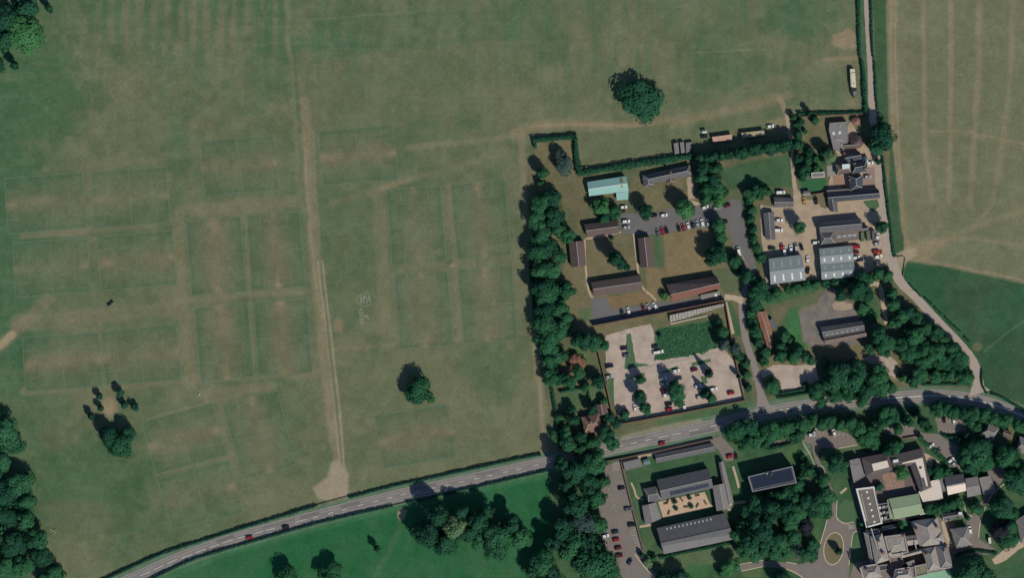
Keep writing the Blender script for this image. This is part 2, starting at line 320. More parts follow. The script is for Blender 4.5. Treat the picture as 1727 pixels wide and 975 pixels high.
mixin(poly_mask([(1472, -80), (1493, -80), (1496, 120), (1499, 225), (1507, 260), (1520, 380), (1527, 425), (1508, 437), (1498, 360), (1488, 265), (1480, 200), (1474, 60)], 4, 1.5) * .95, (62, 86, 63))
mixin(poly_mask([(1448, -80), (1458, -80), (1462, 100), (1468, 190), (1452, 190), (1449, 60)], 3, 1) * .9, (70, 94, 72))
# eastern pasture
PP = [(1530, 442), (1600, 452), (1727, 480), (1900, 522), (1900, 800), (1735, 704), (1690, 680), (1664, 668), (1655, 630), (1647, 606), (1600, 556), (1548, 500), (1526, 474), (1520, 460)]
mP = poly_mask(PP, 3, 1); mixin(mP, (52, 82, 60)); mixin(mP * sst(.45, .62, NA) * .6, (66, 83, 60)); mixin(mP * sst(.5, .7, NB) * .35, (46, 88, 62))
mixin(mP * (1 - sst(500, 640, GX - (GY - 500) * 0 - 1000)) * .5, (49, 90, 64)); mixin(mP * line_mask([(1660, 594), (1700, 560), (1730, 540)], 2.5, 2, 1) * .6, (92, 110, 86))
mixin(mP * line_mask([(1545, 512), (1650, 612)], 8, 8, 1) * .5, (84, 100, 74)); blob(1648, 585, 10, 9, (118, 112, 88), .7)
# southern pasture
SPo = [(150, 1060), (262, 978), (310, 953), (395, 925), (532, 886), (617, 866), (700, 847), (880, 806), (925, 797), (960, 860), (980, 1060)]
mS = poly_mask(SPo, 3, 1); mixin(mS, (44, 94, 61)); mixin(mS * sst(.46, .64, NA) * .55, (62, 99, 67)); mixin(mS * sst(.50, .68, NB) * .5, (54, 90, 62)); mixin(mS * sst(.55, .7, NC) * .35, (36, 86, 56)); mixin(mS * sst(.6, .75, fbm(GX, GY * .2, 14, 301, 3)) * .4, (62, 100, 68))
mixin(mS * line_mask([(262, 984), (395, 930), (617, 871), (925, 802)], 8, 8, 1) * .4, (82, 120, 88))
mixin(mS * line_mask([(682, 862), (672, 900), (650, 940), (620, 1000)], 9, 10, 3) * .5, (82, 102, 74)); blob(678, 868, 8, 10, (160, 138, 112), .9)
# campus north of the road
CAM = [(888, 300), (898, 240), (976, 225), (985, 285), (1175, 265), (1340, 240), (1336, 190), (1470, 188), (1500, 230), (1500, 440), (1560, 520), (1640, 620), (1648, 660), (1400, 680), (1260, 706), (1100, 742), (945, 765), (925, 700), (905, 560)]
mC = poly_mask(CAM, 4, 2); mixin(mC, (100, 98, 76)); mixin(mC * sst(.45, .62, NB) * .5, (118, 106, 82)); mixin(mC * sst(.5, .66, 1 - NB) * .45, (82, 95, 72))
def pz(k, pts, col, kk=1.0, f=4, w=2): mixin(poly_mask(cr(k, *pts), f, w) * kk, col)
pz('A4', [(470, 110), (840, 60), (870, 360), (510, 420)], (108, 100, 78), .8); pz('A5', [(130, 200), (470, 150), (470, 470), (140, 530)], (124, 107, 83), .9); pz('A5', [(0, 450), (130, 460), (130, 640), (0, 640)], (124, 108, 84), .9)
pz('A4', [(280, 340), (480, 330), (510, 560), (520, 700), (400, 700)], (108, 101, 78), .9); pz('A4', [(640, 540), (1000, 480), (1000, 585), (660, 620)], (128, 104, 80), .8)
pz('A5', [(60, 180), (100, 180), (130, 440), (60, 450)], (70, 98, 70), .8); pz('A5', [(20, 190), (70, 185), (80, 250)], (70, 98, 70), .5); pz('A5', [(480, 470), (620, 440), (760, 590), (590, 650)], (88, 97, 74), .9)
pz('A2', [(450, 470), (990, 340), (1000, 600), (870, 600), (620, 600), (520, 620)], (66, 92, 67), .95); pz('A2', [(615, 670), (700, 670), (680, 880), (650, 880)], (66, 92, 66), .8)
pz('A2', [(0, 560), (260, 500), (280, 700), (210, 700), (0, 790)], (107, 101, 78), .9); pz('A1', [(830, 520), (1108, 600), (1108, 780), (800, 720)], (108, 101, 78), .8)
pz('A1', [(120, 330), (440, 520), (500, 720), (430, 960), (350, 700), (180, 560)], (106, 98, 76), .8); pz('A1', [(430, 200), (1108, 120), (1108, 350), (480, 440)], (94, 100, 76), .7)
pz('A4', [(430, 620), (520, 620), (520, 710), (430, 710)], (76, 98, 70), .7); pz('A7', [(300, 60), (420, 200), (400, 280), (250, 170)], (84, 108, 74), .9); pz('A7', [(200, 440), (520, 420), (520, 520), (430, 560), (210, 590)], (78, 98, 70), .95)
pz('A7', [(640, 780), (1108, 640), (1108, 690), (650, 830)], (84, 104, 76), .9); pz('A8', [(70, 930), (730, 780), (860, 820), (300, 940), (100, 975)], (76, 100, 70), .95)
pz('A8', [(600, 40), (640, 40), (720, 290), (660, 290)], (66, 94, 66), .95); pz('A8', [(640, 450), (760, 440), (800, 800), (740, 780), (640, 560)], (78, 96, 72), .9)
pz('B1', [(180, 220), (560, 120), (430, 240), (440, 460), (260, 470), (270, 370)], (84, 96, 72), .95); pz('B1', [(200, 200), (350, 190), (340, 260), (270, 350)], (112, 99, 78), .8); pz('B1', [(350, 230), (420, 230), (450, 440), (330, 480)], (66, 98, 68), .8)
pz('B1', [(340, 250), (430, 230), (460, 470), (520, 520), (300, 500)], (62, 104, 66), .9); pz('B1', [(330, 200), (560, 110), (560, 170), (430, 230)], (70, 104, 68), .8); pz('B1', [(80, 130), (560, 60), (560, 120), (200, 200), (100, 220)], (62, 98, 66), .8); pz('B1', [(860, 160), (1020, 130), (1040, 290), (880, 320)], (68, 96, 68), .9); pz('B1', [(220, 890), (500, 850), (520, 910), (240, 940)], (84, 106, 78), .9); pz('A6', [(100, 960), (480, 860), (560, 900), (300, 975)], (98, 97, 74), .8)
pz('A3', [(150, 170), (280, 140), (310, 300), (180, 300)], (102, 99, 74), .9); pz('A3', [(170, 330), (330, 360), (330, 480), (150, 500)], (58, 90, 62), .8)
mixin(poly_mask([(1498, 436), (1512, 428), (1526, 420), (1545, 415), (1548, 430), (1530, 442), (1520, 462), (1506, 462)], 6, 3) * .9, (157, 140, 120))
# campus south of the road
SC = [(925, 798), (1040, 770), (1200, 740), (1360, 700), (1480, 684), (1600, 680), (1735, 712), (1900, 800), (1900, 1060), (930, 1060)]
mSC = poly_mask(SC, 4, 1); mixin(mSC, (68, 92, 66)); mixin(mSC * sst(.46, .62, NB) * .5, (84, 97, 72)); mixin(mSC * sst(.5, .68, 1 - NB) * .4, (52, 88, 62))
pz('B5', [(560, 400), (650, 350), (700, 420), (640, 520), (560, 450)], (72, 98, 64), .9); pz('B7', [(990, 420), (1080, 400), (1000, 640), (950, 560)], (66, 96, 64), .8); pz('B7', [(280, 915), (480, 875), (480, 975), (300, 975)], (88, 100, 70), .9)
pz('B8', [(1270, 250), (1370, 170), (1535, 260), (1535, 330), (1240, 330)], (74, 96, 68), .9); pz('B8', [(1200, 330), (1250, 400), (1240, 640), (1160, 640)], (74, 98, 70), .9); pz('B7', [(980, 800), (760, 830), (700, 800)], (86, 98, 70), .8)
pz('E6', [(1210, 480), (1340, 530), (1300, 650), (1200, 680)], (100, 103, 72), .9); pz('E6', [(1290, 680), (1383, 660), (1383, 850), (1320, 860)], (84, 100, 70), .9); pz('B4', [(420, 840), (940, 740), (1000, 870), (480, 920)], (92, 104, 76), .8); pz('B4', [(600, 880), (780, 880), (760, 975), (640, 975)], (62, 100, 62), .8)
# road verges
RC = [(60, 1050), (150, 1008), (206, 985), (245, 968.5), (290, 948), (338.5, 930), (384, 914), (436, 899), (507, 879.5), (558, 866), (608, 853), (680, 835), (753, 819), (804, 808), (852, 797), (904, 785.5), (985, 767),
      (1069, 748), (1119, 737), (1141, 732.6), (1204, 718.5), (1260, 705), (1289, 698.7), (1312, 693), (1347, 687), (1410, 679.5), (1484, 673.5), (1510, 671.7), (1569, 668), (1606, 669.5), (1643, 675), (1680, 684.6), (1711, 696), (1727, 703), (1800, 742), (1880, 800)]
mixin(line_mask(RC, 34, 4, 1) * .95, (93, 112, 95)); mixin(line_mask([(1052, 741), (1090, 728), (1140, 717), (1180, 711)], 9, 5, 3) * .8, (140, 128, 110)); mixin(line_mask([(1062, 757), (1105, 751)], 5, 3, 1) * .8, (70, 98, 70))
G[..., 2] *= .962; G[..., 0] *= .99
G += ((NC - .5) * 16 + (NB - .5) * 10)[..., None] + RNG.normal(0, 1.6, GX.shape)[..., None]
nyg, nxg = GX.shape
gv = np.stack([(GX - CX) * S, (CY - GY) * S, np.zeros_like(GX)], -1).reshape(-1, 3)
idx = np.arange(nyg * nxg).reshape(nyg, nxg)
gf = np.stack([idx[1:, :-1], idx[1:, 1:], idx[:-1, 1:], idx[:-1, :-1]], -1).reshape(-1, 4)
me = bpy.data.meshes.new('ground')
me.vertices.add(len(gv)); me.vertices.foreach_set('co', gv.ravel().astype(np.float32))
me.loops.add(gf.size); me.loops.foreach_set('vertex_index', gf.ravel().astype(np.int32))
me.polygons.add(len(gf)); me.polygons.foreach_set('loop_start', np.arange(0, gf.size, 4, dtype=np.int32)); me.polygons.foreach_set('loop_total', np.full(len(gf), 4, np.int32))
me.update()
at = me.attributes.new('soil', 'FLOAT_COLOR', 'POINT')
rgba = np.ones((len(gv), 4), np.float32); rgba[:, :3] = (s2l(np.clip(G, 0, 255)) * KA).reshape(-1, 3)
at.data.foreach_set('color', rgba.ravel())
gm = bpy.data.materials.new('grass_and_earth'); gm.use_nodes = True; nt = gm.node_tree; n = nt.nodes; l = nt.links
b = n['Principled BSDF']; b.inputs['Roughness'].default_value = 0.95; b.inputs['Specular IOR Level'].default_value = 0.05
a_ = n.new('ShaderNodeAttribute'); a_.attribute_name = 'soil'; geo = n.new('ShaderNodeNewGeometry')
n1 = n.new('ShaderNodeTexNoise'); n1.inputs['Scale'].default_value = 0.55; n1.inputs['Detail'].default_value = 6; n1.inputs['Roughness'].default_value = 0.7
l.new(geo.outputs['Position'], n1.inputs['Vector'])
n3 = n.new('ShaderNodeTexNoise'); n3.inputs['Scale'].default_value = 1.7; n3.inputs['Detail'].default_value = 4; l.new(geo.outputs['Position'], n3.inputs['Vector'])
r1 = n.new('ShaderNodeMapRange'); r1.inputs['From Min'].default_value = .6; r1.inputs['From Max'].default_value = 1.4; r1.inputs['To Min'].default_value = .74; r1.inputs['To Max'].default_value = 1.26
sm_ = n.new('ShaderNodeMath'); sm_.operation = 'ADD'; l.new(n3.outputs['Fac'], sm_.inputs[1])
l.new(n1.outputs['Fac'], sm_.inputs[0]); l.new(sm_.outputs[0], r1.inputs['Value'])
mu = n.new('ShaderNodeMix'); mu.data_type = 'RGBA'; mu.blend_type = 'MULTIPLY'; mu.inputs['Factor'].default_value = 1
l.new(a_.outputs['Color'], mu.inputs['A']); l.new(r1.outputs[0], mu.inputs['B']); l.new(mu.outputs['Result'], b.inputs['Base Color'])
me.materials.append(gm)
ground = bpy.data.objects.new('ground', me); COL.objects.link(ground); struct(ground)

# ------------------------------------------------------------------ roads, yards, car parks, paths
M_road = mat('road_asphalt', lin(123, 117, 111), var=.15, scale=.16, tint=lin(98, 96, 94))
M_lane = mat('lane_asphalt', lin(160, 145, 132), var=.10, scale=.2, tint=lin(140, 127, 115)); M_lane2 = mat('campus_lane_asphalt', lin(132, 123, 116), var=.10, scale=.2, tint=lin(114, 107, 102))
M_lot = mat('car_park_asphalt', lin(104, 101, 99), var=.16, scale=.15, tint=lin(86, 85, 84))
M_lot2 = mat('brown_asphalt', lin(120, 110, 102), var=.16, scale=.15, tint=lin(100, 94, 88))
M_grav = mat('gravel', lin(174, 156, 141), var=.24, scale=.16, tint=lin(136, 121, 109))
M_yard = mat('hoggin', lin(165, 146, 123), var=.24, scale=.16, tint=lin(132, 117, 98))
M_path = mat('sandy_path', lin(175, 155, 130), var=.12, scale=.5, tint=lin(140, 124, 104))
M_conc = mat('old_concrete', lin(122, 112, 103), var=.25, scale=.25, tint=lin(84, 80, 76))
M_lawn = mat('lawn', lin(66, 96, 66), var=.15, scale=.3, tint=lin(88, 98, 70))
M_lawn2 = mat('lush_lawn', lin(45, 92, 58), var=.15, scale=.3, tint=lin(60, 98, 62))
M_dry = mat('dry_lawn', lin(110, 100, 76), var=.15, scale=.3, tint=lin(92, 97, 72))
M_court = mat('courtyard_paving', lin(186, 158, 132), var=.16, scale=.6, tint=lin(150, 126, 106))
M_white = mat('road_paint', lin(200, 196, 186), var=.26, scale=1.4, tint=lin(140, 136, 130))
M_kerb = mat('pale_kerb', lin(196, 186, 158), var=.08, scale=1.0, tint=lin(170, 160, 138))
M_pitch = mat('pitch_line_chalk', lin(109, 115, 91), var=.22, scale=.16, tint=lin(92, 103, 80))
M_emblem = mat('sprayed_turf_paint', lin(128, 132, 109), var=.2, scale=.6, tint=lin(106, 111, 88))
ribbon('main_road', RC, 21, M_road, .03, .15)
M_tyre = mat('polished_wheel_path', lin(136, 128, 122), var=.10, scale=.1, tint=lin(118, 113, 109))
for off in (-5, 5): ribbon('wheel_path', [(x + off * .22, y + off) for x, y in RC], 2.2, M_tyre, .045, .5)
ribbon('north_lane', [(1461, -80), (1462, 0), (1465, 60), (1468, 110), (1471, 190), (1476, 222), (1482, 262), (1487, 300), (1491, 350), (1496, 410), (1504, 440), (1512, 462), (1522, 480), (1545, 502), (1580, 540), (1615, 577), (1638, 605), (1647, 630), (1649, 652), (1652, 664)],
       [10, 10, 10, 10.5, 11, 11, 13, 13, 13, 13, 16, 17, 15, 14, 14, 14, 15, 17, 22, 38], M_lane, .05, .4)
ribbon('campus_lane', [(1288, 690), (1283, 665), (1277, 635), (1269, 608), (1262, 588), (1256, 565), (1252, 535), (1251, 512), (1254, 496), (1262, 478), (1267, 460), (1260, 432), (1252, 410)], [26, 12, 12, 11, 11, 11, 11, 11, 11, 12, 14, 17, 18], M_lane2, .05, .3)
ribbon('farm_track', [(1326, 186), (1331, 225), (1336, 262), (1338, 295), (1343, 330)], [5, 5, 6, 6, 8], M_yard, .03, .5)
sheet('car_park', [(1046, 364), (1062, 359), (1099, 364), (1112, 358), (1146, 346), (1160, 338), (1184, 343), (1223, 348), (1230, 336), (1249, 336), (1254, 376), (1261, 397), (1274, 445), (1268, 462), (1250, 424), (1237, 420), (1225, 375), (1198, 371), (1194, 384), (1142, 390), (1106, 395), (1068, 394), (1048, 394)], M_lot, .06, .3)
sheet('service_yard', [(996, 503), (1024, 501), (1030, 521), (1106, 512), (1115, 509), (1135, 510), (1216, 495), (1222, 505), (1110, 528), (1001, 550)], M_lot, .06, .2)
sheet('gravel_car_park', [(1022, 566), (1055, 556), (1097, 546), (1103, 560), (1104, 608), (1214, 584), (1222, 590), (1237, 608), (1252, 646), (1256, 674), (1150, 694), (1047, 714), (1034, 675), (1023, 640), (1021, 590)], M_grav, .04, .6)
for nm, k, p in [('grass_strip', 'A7', [(695, 20), (725, 10), (765, 230), (870, 250), (680, 280)]), ('grass_strip', 'A8', [(85, 575), (230, 520), (250, 545), (150, 570)]), ('grass_strip', 'A7', [(700, 350), (830, 305), (830, 330), (760, 345)]),
                 ('grass_strip', 'A8', [(335, 500), (480, 465), (480, 490), (345, 525)]), ('grass_strip', 'A8', [(405, 600), (450, 600), (460, 650), (415, 660)]), ('grass_strip', 'A7', [(545, 290), (600, 350), (600, 600), (560, 430)])]:
    sheet(nm, cr(k, *p), M_lawn, .07, .8)
ribbon('garden_track', cr('A8', (-60, 560), (60, 515), (300, 470), (560, 415)), 5, M_lane, .055, .4)
sheet('farm_yard', [(1282, 345), (1300, 349), (1337, 349), (1338, 322), (1349, 322), (1352, 334), (1372, 338), (1395, 350), (1396, 322), (1400, 300), (1405, 262), (1436, 200), (1447, 230), (1470, 255), (1487, 265), (1489, 300), (1493, 350), (1498, 410), (1496, 446), (1486, 452), (1443, 466), (1384, 472), (1360, 474), (1326, 482), (1292, 489), (1288, 440), (1284, 400)], M_yard, .04, .6)
sheet('lawn', cr('A3', (130, 545), (310, 535), (330, 560), (300, 640), (150, 640)), M_lawn2, .07, .5)
sheet('grass_patch', cr('A6', (490, 150), (545, 140), (545, 230), (500, 215)), M_dry, .07, .5)
sheet('grass_patch', cr('A6', (820, 175), (930, 160), (945, 215), (900, 250), (850, 215)), M_lawn, .07, .6)
sheet('brick_terrace', cr('E3', (170, 740), (310, 740), (330, 880), (180, 870)), mat('terracotta_paving', lin(150, 118, 98), var=.12, scale=.8), .07, .3)
sheet('brick_terrace', cr('E3', (580, 640), (660, 640), (670, 880), (520, 880), (520, 760)), mat('pink_paving', lin(140, 120, 108), var=.12, scale=.8), .07, .3)
sheet('stone_patio', cr('E3', (100, 620), (200, 610), (205, 735), (110, 745)), mat('grey_paving', lin(140, 134, 128), var=.12, scale=.8), .07, .3)
sheet('concrete_yard', cr('B1', (428, 250), (560, 190), (590, 140), (640, 80), (690, 60), (720, 140), (830, 190), (880, 290), (905, 460), (850, 500), (600, 500), (530, 520), (470, 470)), M_conc, .04, 1.0)
sheet('sand_patch', cr('B1', (680, 190), (720, 165), (830, 190), (830, 230), (760, 240), (690, 230)), M_yard, .055, 1.0)
sheet('gravel_lot', cr('B1', (140, 700), (240, 645), (420, 650), (545, 640), (585, 760), (480, 805), (300, 855), (290, 770), (220, 715), (165, 745)), M_grav, .045, .8)
sheet('gravel_lot', [(1456, 606), (1472, 597), (1500, 600), (1514, 612), (1510, 640), (1490, 626)], M_grav, .045, .8)
ribbon('grass_track', cr('B1', (950, 40), (1030, 50), (1060, 180), (1085, 340)), [6, 8, 8, 6], M_path, .045, .5)
ribbon('lane_spur', cr('A5', (585, 670), (650, 675), (720, 700)), [10, 9, 12], M_path, .056, .4)
ribbon('footpath', cr('A8', (590, 40), (625, 180), (650, 280)), 5.5, M_path, .05, .4)
for p in [cr('A4', (470, 105), (476, 300), (498, 480), (530, 545)), cr('A4', (478, 102), (620, 78), (742, 50)), cr('A4', (835, 55), (852, 200), (872, 365)), cr('A5', (-5, 625), (40, 660), (75, 698)), cr('A5', (-60, 540), (-50, 570), (-10, 620))]:
    ribbon('footpath', p, 3.2, M_path, .05, .3)
sheet('paved_landing', cr('A2', (220, 690), (330, 725), (280, 740), (215, 715)), M_path, .065, .3)
sheet('dirt_bay', cr('A2', (215, 530), (262, 515), (275, 690), (225, 690)), M_yard, .05, .8)
sheet('staff_car_park', [(1020, 786), (1046, 778), (1050, 784), (1066, 850), (1085, 930), (1112, 985), (1056, 985), (1032, 945), (1014, 905), (1010, 860), (1014, 815)], M_lot2, .05, .4)
sheet('forecourt', [(1176, 752), (1202, 740), (1216, 735), (1238, 760), (1236, 778), (1222, 778), (1212, 760), (1198, 748)], M_lot2, .05, .4)
ribbon('roadside_path', [(1047, 778), (1110, 762), (1200, 742), (1212, 746)], [10, 8, 5, 4], M_path, .04, .4)
sheet('visitor_car_park', [(1292, 757), (1300, 742), (1318, 744), (1348, 738), (1368, 730), (1382, 718), (1437, 734), (1446, 750), (1415, 757), (1385, 756), (1379, 765), (1386, 788), (1396, 806), (1406, 830), (1404, 845), (1394, 830), (1374, 776), (1368, 748), (1345, 743)], M_lot2, .05, .4)
sheet('school_drive', cr('B7', (1130, 250), (1180, 290), (1175, 400), (1210, 440), (1290, 465), (1370, 520), (1330, 570), (1310, 700), (1300, 830), (1290, 990), (870, 990), (690, 890), (480, 872), (280, 915), (255, 860), (480, 812), (830, 850), (1000, 800), (1012, 690), (1088, 425), (1135, 380)), M_lot2, .06, .3)
ISL = [(1406 + 16.5 * math.cos(t) + 2.5 * math.sin(t), 926 - 27 * math.sin(t)) for t in np.linspace(0, 2 * math.pi, 28, endpoint=False)]
sheet('island_lawn', ISL, M_dry, .09, .1)
sheet('drive_lawn', cr('B6', (275, 600), (330, 540), (395, 560), (415, 700), (330, 720), (280, 680)), M_lawn, .09, .2)
sheet('drive_lawn', cr('B8', (65, 720), (130, 590), (150, 600), (160, 750), (70, 770)), M_lawn, .075, .4)
KL = [ISL + [ISL[0]], cr('B7', (1180, 250), (1175, 400), (1205, 440), (1250, 465), (1340, 450)), cr('B7', (1088, 425), (1045, 580), (1005, 695)), cr('B7', (258, 852), (480, 812)), cr('B7', (700, 830), (800, 845)), cr('B7', (280, 915), (480, 872)), cr('B7', (1370, 540), (1330, 565), (1310, 700), (1290, 860)),
      cr('B7', (700, 892), (790, 930), (870, 985)), cr('B5', (680, 335), (740, 440), (780, 520), (830, 520), (860, 600)), cr('B4', (150, 160), (210, 400), (280, 680), (310, 790)), cr('B4', (250, 810), (320, 900), (390, 975)), cr('B5', (950, 385), (1090, 358)), cr('E5', (540, 80), (430, 170), (370, 260), (330, 350), (295, 460), (280, 600)),
      cr('B8', (1025, 330), (1050, 430), (1100, 460))]
for p in KL:
    V, F = ribbon_geo(smooth_line(p, 4), 1.1, .19); k = len(V)
    V2 = [Vector((v.x, v.y, .0)) for v in V]; sides = []
    for i in range(0, k - 2, 2): sides += [(i, i + 2, i + 2 + k, i + k), (i + 1, i + 3, i + 3 + k, i + 1 + k)]
    struct(mesh_obj('kerb', V + V2, F + sides, M_kerb))
sheet('upper_car_park', cr('B3', (50, 570), (130, 500), (330, 540), (430, 600), (570, 610), (745, 725), (845, 860), (830, 905), (745, 935), (640, 870), (430, 645), (240, 652), (80, 600)), M_lot2, .05, .4)
sheet('overflow_car_park', cr('B3', (545, 450), (640, 455), (800, 480), (835, 560), (745, 590), (620, 625), (570, 590)), M_lot2, .065, .4)
sheet('kitchen_drive', [(1664, 786), (1704, 786), (1694, 806), (1677, 830), (1664, 848), (1658, 866), (1654, 886), (1652, 910), (1680, 928), (1672, 936), (1622, 938), (1618, 925), (1640, 925), (1632, 888), (1628, 872), (1645, 864), (1656, 846), (1664, 826), (1668, 806)], M_lot2, .05, .4)
ribbon('river_path', cr('E5', (420, 830), (520, 770), (620, 680), (740, 610)), [10, 16, 18, 20], M_path, .05, .4)
sheet('mansion_paving', cr('B8', (130, 560), (460, 500), (640, 470), (900, 470), (1090, 680), (940, 790), (930, 900), (640, 975), (640, 1010), (60, 1010), (100, 850), (220, 830)), mat('stone_paving', lin(124, 112, 104), var=.15, scale=.5), .045, .3)
sheet('yard_paving', cr('B6', (340, 240), (460, 200), (660, 180), (920, 150), (990, 480), (1060, 400), (1070, 560), (900, 690), (600, 760), (480, 770), (380, 470)), mat('dull_paving', lin(104, 94, 90), var=.15, scale=.5), .045, .3)
sheet('service_path', cr('B8', (835, 505), (885, 495), (930, 640), (960, 720), (900, 720), (860, 620)), M_path, .07, .3)
sheet('garden_terrace', cr('B6', (610, 360), (690, 340), (775, 400), (780, 460), (640, 480)), mat('brick_terrace_paving', lin(146, 120, 104), var=.3, scale=.8), .07, .4)
sheet('courtyard', cr('B4', (415, 445), (740, 375), (775, 455), (800, 480), (450, 560)), M_court, .07, .2)
ribbon('winding_path', cr('B4', (225, 310), (245, 350), (265, 410), (310, 430)), 3, M_path, .06, .2)
ribbon('footpath', cr('B4', (285, 620), (370, 605)), 4, M_path, .06, .2)
ribbon('footpath', cr('B4', (910, 510), (925, 460), (1030, 445)), 4.5, M_path, .06, .2)
ribbon('footpath', cr('B5', (160, 520), (185, 600), (205, 680)), 4, M_path, .06, .2)
ribbon('footpath', cr('B6', (300, 500), (345, 460)), 4, M_path, .06, .2)
ribbon('garden_path', cr('B3', (445, 790), (520, 830), (600, 890)), 3, M_path, .07, .3)
sheet('sandy_garden', cr('B3', (450, 800), (530, 840), (500, 940), (470, 900)), M_path, .06, .5)
sheet('lawn', cr('E4', (700, 160), (880, 150), (905, 300), (720, 320)), M_lawn2, .08, .2)
sheet('pale_green_terrace', cr('E4', (1010, 940), (1450, 860), (1520, 1040), (900, 1040)), mat('pale_artificial_turf', lin(128, 168, 140), var=.1, scale=.4), .08, .2)

# pitch markings
M_list = []
for k, q, ax, wear in PITCH:
    P = [np.array(p) for p in cr(k, *q)]
    if ax == 'v': P = [P[1], P[2], P[3], P[0]]
    def uv(u, v):
        a = P[0] * (1 - u) + P[1] * u; bb = P[3] * (1 - u) + P[2] * u; r = a * (1 - v) + bb * v; return (r[0], r[1])
    sg = [((0, 0), (1, 0)), ((1, 0), (1, 1)), ((1, 1), (0, 1)), ((0, 1), (0, 0)), ((.5, 0), (.5, 1)),
          ((0, .25), (.2, .25)), ((.2, .25), (.2, .75)), ((.2, .75), (0, .75)), ((1, .25), (.8, .25)), ((.8, .25), (.8, .75)), ((.8, .75), (1, .75))]
    V, F = lines_geo([(uv(*a), uv(*c)) for a, c in sg], .85, .02)
    struct(mesh_obj('pitch_marking', V, F, M_pitch))
# sprayed emblem on the grass
oc = smooth_line(cr('E1', (480, 160), (380, 190), (300, 240), (260, 310), (275, 370), (330, 420), (400, 438), (520, 438), (545, 400), (545, 310), (520, 220), (480, 160)), 4)
V, F = ribbon_geo(oc, 1.1, .03)
def add_geo(v, f):
    k = len(V); V.extend(v); F.extend([tuple(i + k for i in q) for q in f])
add_geo(*lines_geo([tuple(cr('E1', a, c)) for a, c in [((330, 230), (345, 310)), ((345, 310), (330, 370)), ((345, 240), (372, 320)), ((372, 320), (350, 400)), ((405, 230), (412, 380)), ((405, 235), (460, 230)), ((440, 235), (450, 385)), ((412, 305), (490, 300)),
    ((460, 240), (505, 260)), ((480, 230), (490, 350)), ((412, 375), (470, 380)), ((490, 345), (520, 320)), ((505, 260), (520, 310)), ((430, 340), (480, 345))]], 1.9, .03))
add_geo(*lines_geo([tuple(cr('E1', a, c)) for a, c in [((312, 492), (352, 832)), ((376, 488), (410, 826)), ((305, 500), (385, 490)), ((345, 825), (415, 820)), ((318, 555), (385, 548)), ((325, 605), (392, 600)), ((330, 650), (396, 645)), ((336, 700), (400, 690)), ((345, 760), (408, 752)), ((350, 500), (355, 600)), ((358, 650), (366, 690)), ((366, 760), (378, 820)), ((420, 605), (432, 690)), ((425, 615), (480, 625)), ((480, 625), (502, 710)), ((445, 620), (450, 665))]], 2.0, .03))
for q in ([(398, 225), (425, 222), (432, 388), (405, 390)], [(440, 225), (478, 232), (480, 300), (442, 300)], [(445, 312), (500, 305), (485, 385), (448, 388)], [(488, 232), (515, 240), (535, 310), (500, 300)], [(306, 492), (380, 487), (414, 826), (346, 834)], [(414, 600), (440, 608), (442, 690), (424, 690)], [(446, 612), (490, 622), (512, 705), (486, 715)]):
    k = len(V); V.extend([W(*p, .026) for p in cr('E1', *q)]); F.append((k, k + 1, k + 2, k + 3)[::-1])
struct(mesh_obj('field_emblem', V, F, M_emblem))
# road paint
DASH = [(245, 968.5, 19), (268, 958, 19), (290.5, 948, 19), (314.5, 938, 19), (338.5, 930, 19), (361, 922, 18), (384, 914, 18), (409, 907, 17), (436, 899, 17), (456, 894, 17), (507.5, 879.5, 20), (532, 873, 9), (558, 866, 9), (580.6, 860, 9), (608, 853, 9), (633, 847, 9), (656.6, 841, 9), (680, 835, 9), (704, 829.6, 9), (729, 824, 9), (753, 819, 9), (778, 813.7, 9),
        (804, 808, 9), (826, 802.6, 9), (852.5, 797, 9), (874.4, 791.8, 9), (904, 785.5, 9), (1020, 759, 9), (1045, 753.5, 9), (1069, 748, 10), (1093, 742.8, 10), (1119, 737, 18), (1141, 732.6, 16), (1170, 726, 16), (1204.5, 718.5, 12), (1230, 712.5, 14), (1262, 704.5, 14), (1289, 698.7, 18), (1312, 693, 18), (1347, 687, 44), (1400, 680.6, 30), (1440, 677, 30)]
sg = []
for x, y, L in DASH:
    j = min(range(len(RC) - 1), key=lambda i: abs((RC[i][0] + RC[i + 1][0]) / 2 - x)); dx = RC[j + 1][0] - RC[j][0]; dy = RC[j + 1][1] - RC[j][1]; h = math.hypot(dx, dy)
    yy = RC[j][1] + dy * (x - RC[j][0]) / dx
    sg.append(((x - dx / h * L / 2, yy - dy / h * L / 2), (x + dx / h * L / 2, yy + dy / h * L / 2)))
for s_ in sg:
    V, F = lines_geo([s_], 1.0, .07); struct(mesh_obj('centre_line_dash', V, F, M_white))
RS = smooth_line(RC, 8); M_patch = mat('tar_patch', lin(108, 104, 100), var=.12, scale=.6, tint=lin(98, 95, 92)); M_patch2 = mat('worn_patch', lin(138, 130, 122), var=.12, scale=.6)
for i in range(26):
    j = random.randrange(20, len(RS) - 30); off = random.choice((-5.5, 5.2)) + random.uniform(-1, 1); seg = [(x + off * .24, y + off) for x, y in RS[j:j + random.randint(3, 7)]]
    ribbon('road_patch', seg, random.uniform(2.5, 6), M_patch if i % 3 else M_patch2, .052 + .0006 * i, .5, sm=False)
ribbon('double_white_line', [p for p in RC if p[0] > 1480], 1.9, M_white, .07)
ed = [(x + 2.2, y + 9.6) for x, y in RC]; ribbon('edge_line', ed, .35, M_white, .07); ribbon('edge_line', [(x - 2.2, y - 9.6) for x, y in RC], .35, M_white, .07)
BAY = []
for i in range(14): BAY.append([cr('B4', (52 + i * 12.5, 320 + i * 38), (62 + i * 12.5, 317 + i * 38))]) if i < 9 else None
for i in range(11): BAY.append([cr('B4', (112 + i * 14, 180 + i * 45), (124 + i * 14, 177 + i * 45))])
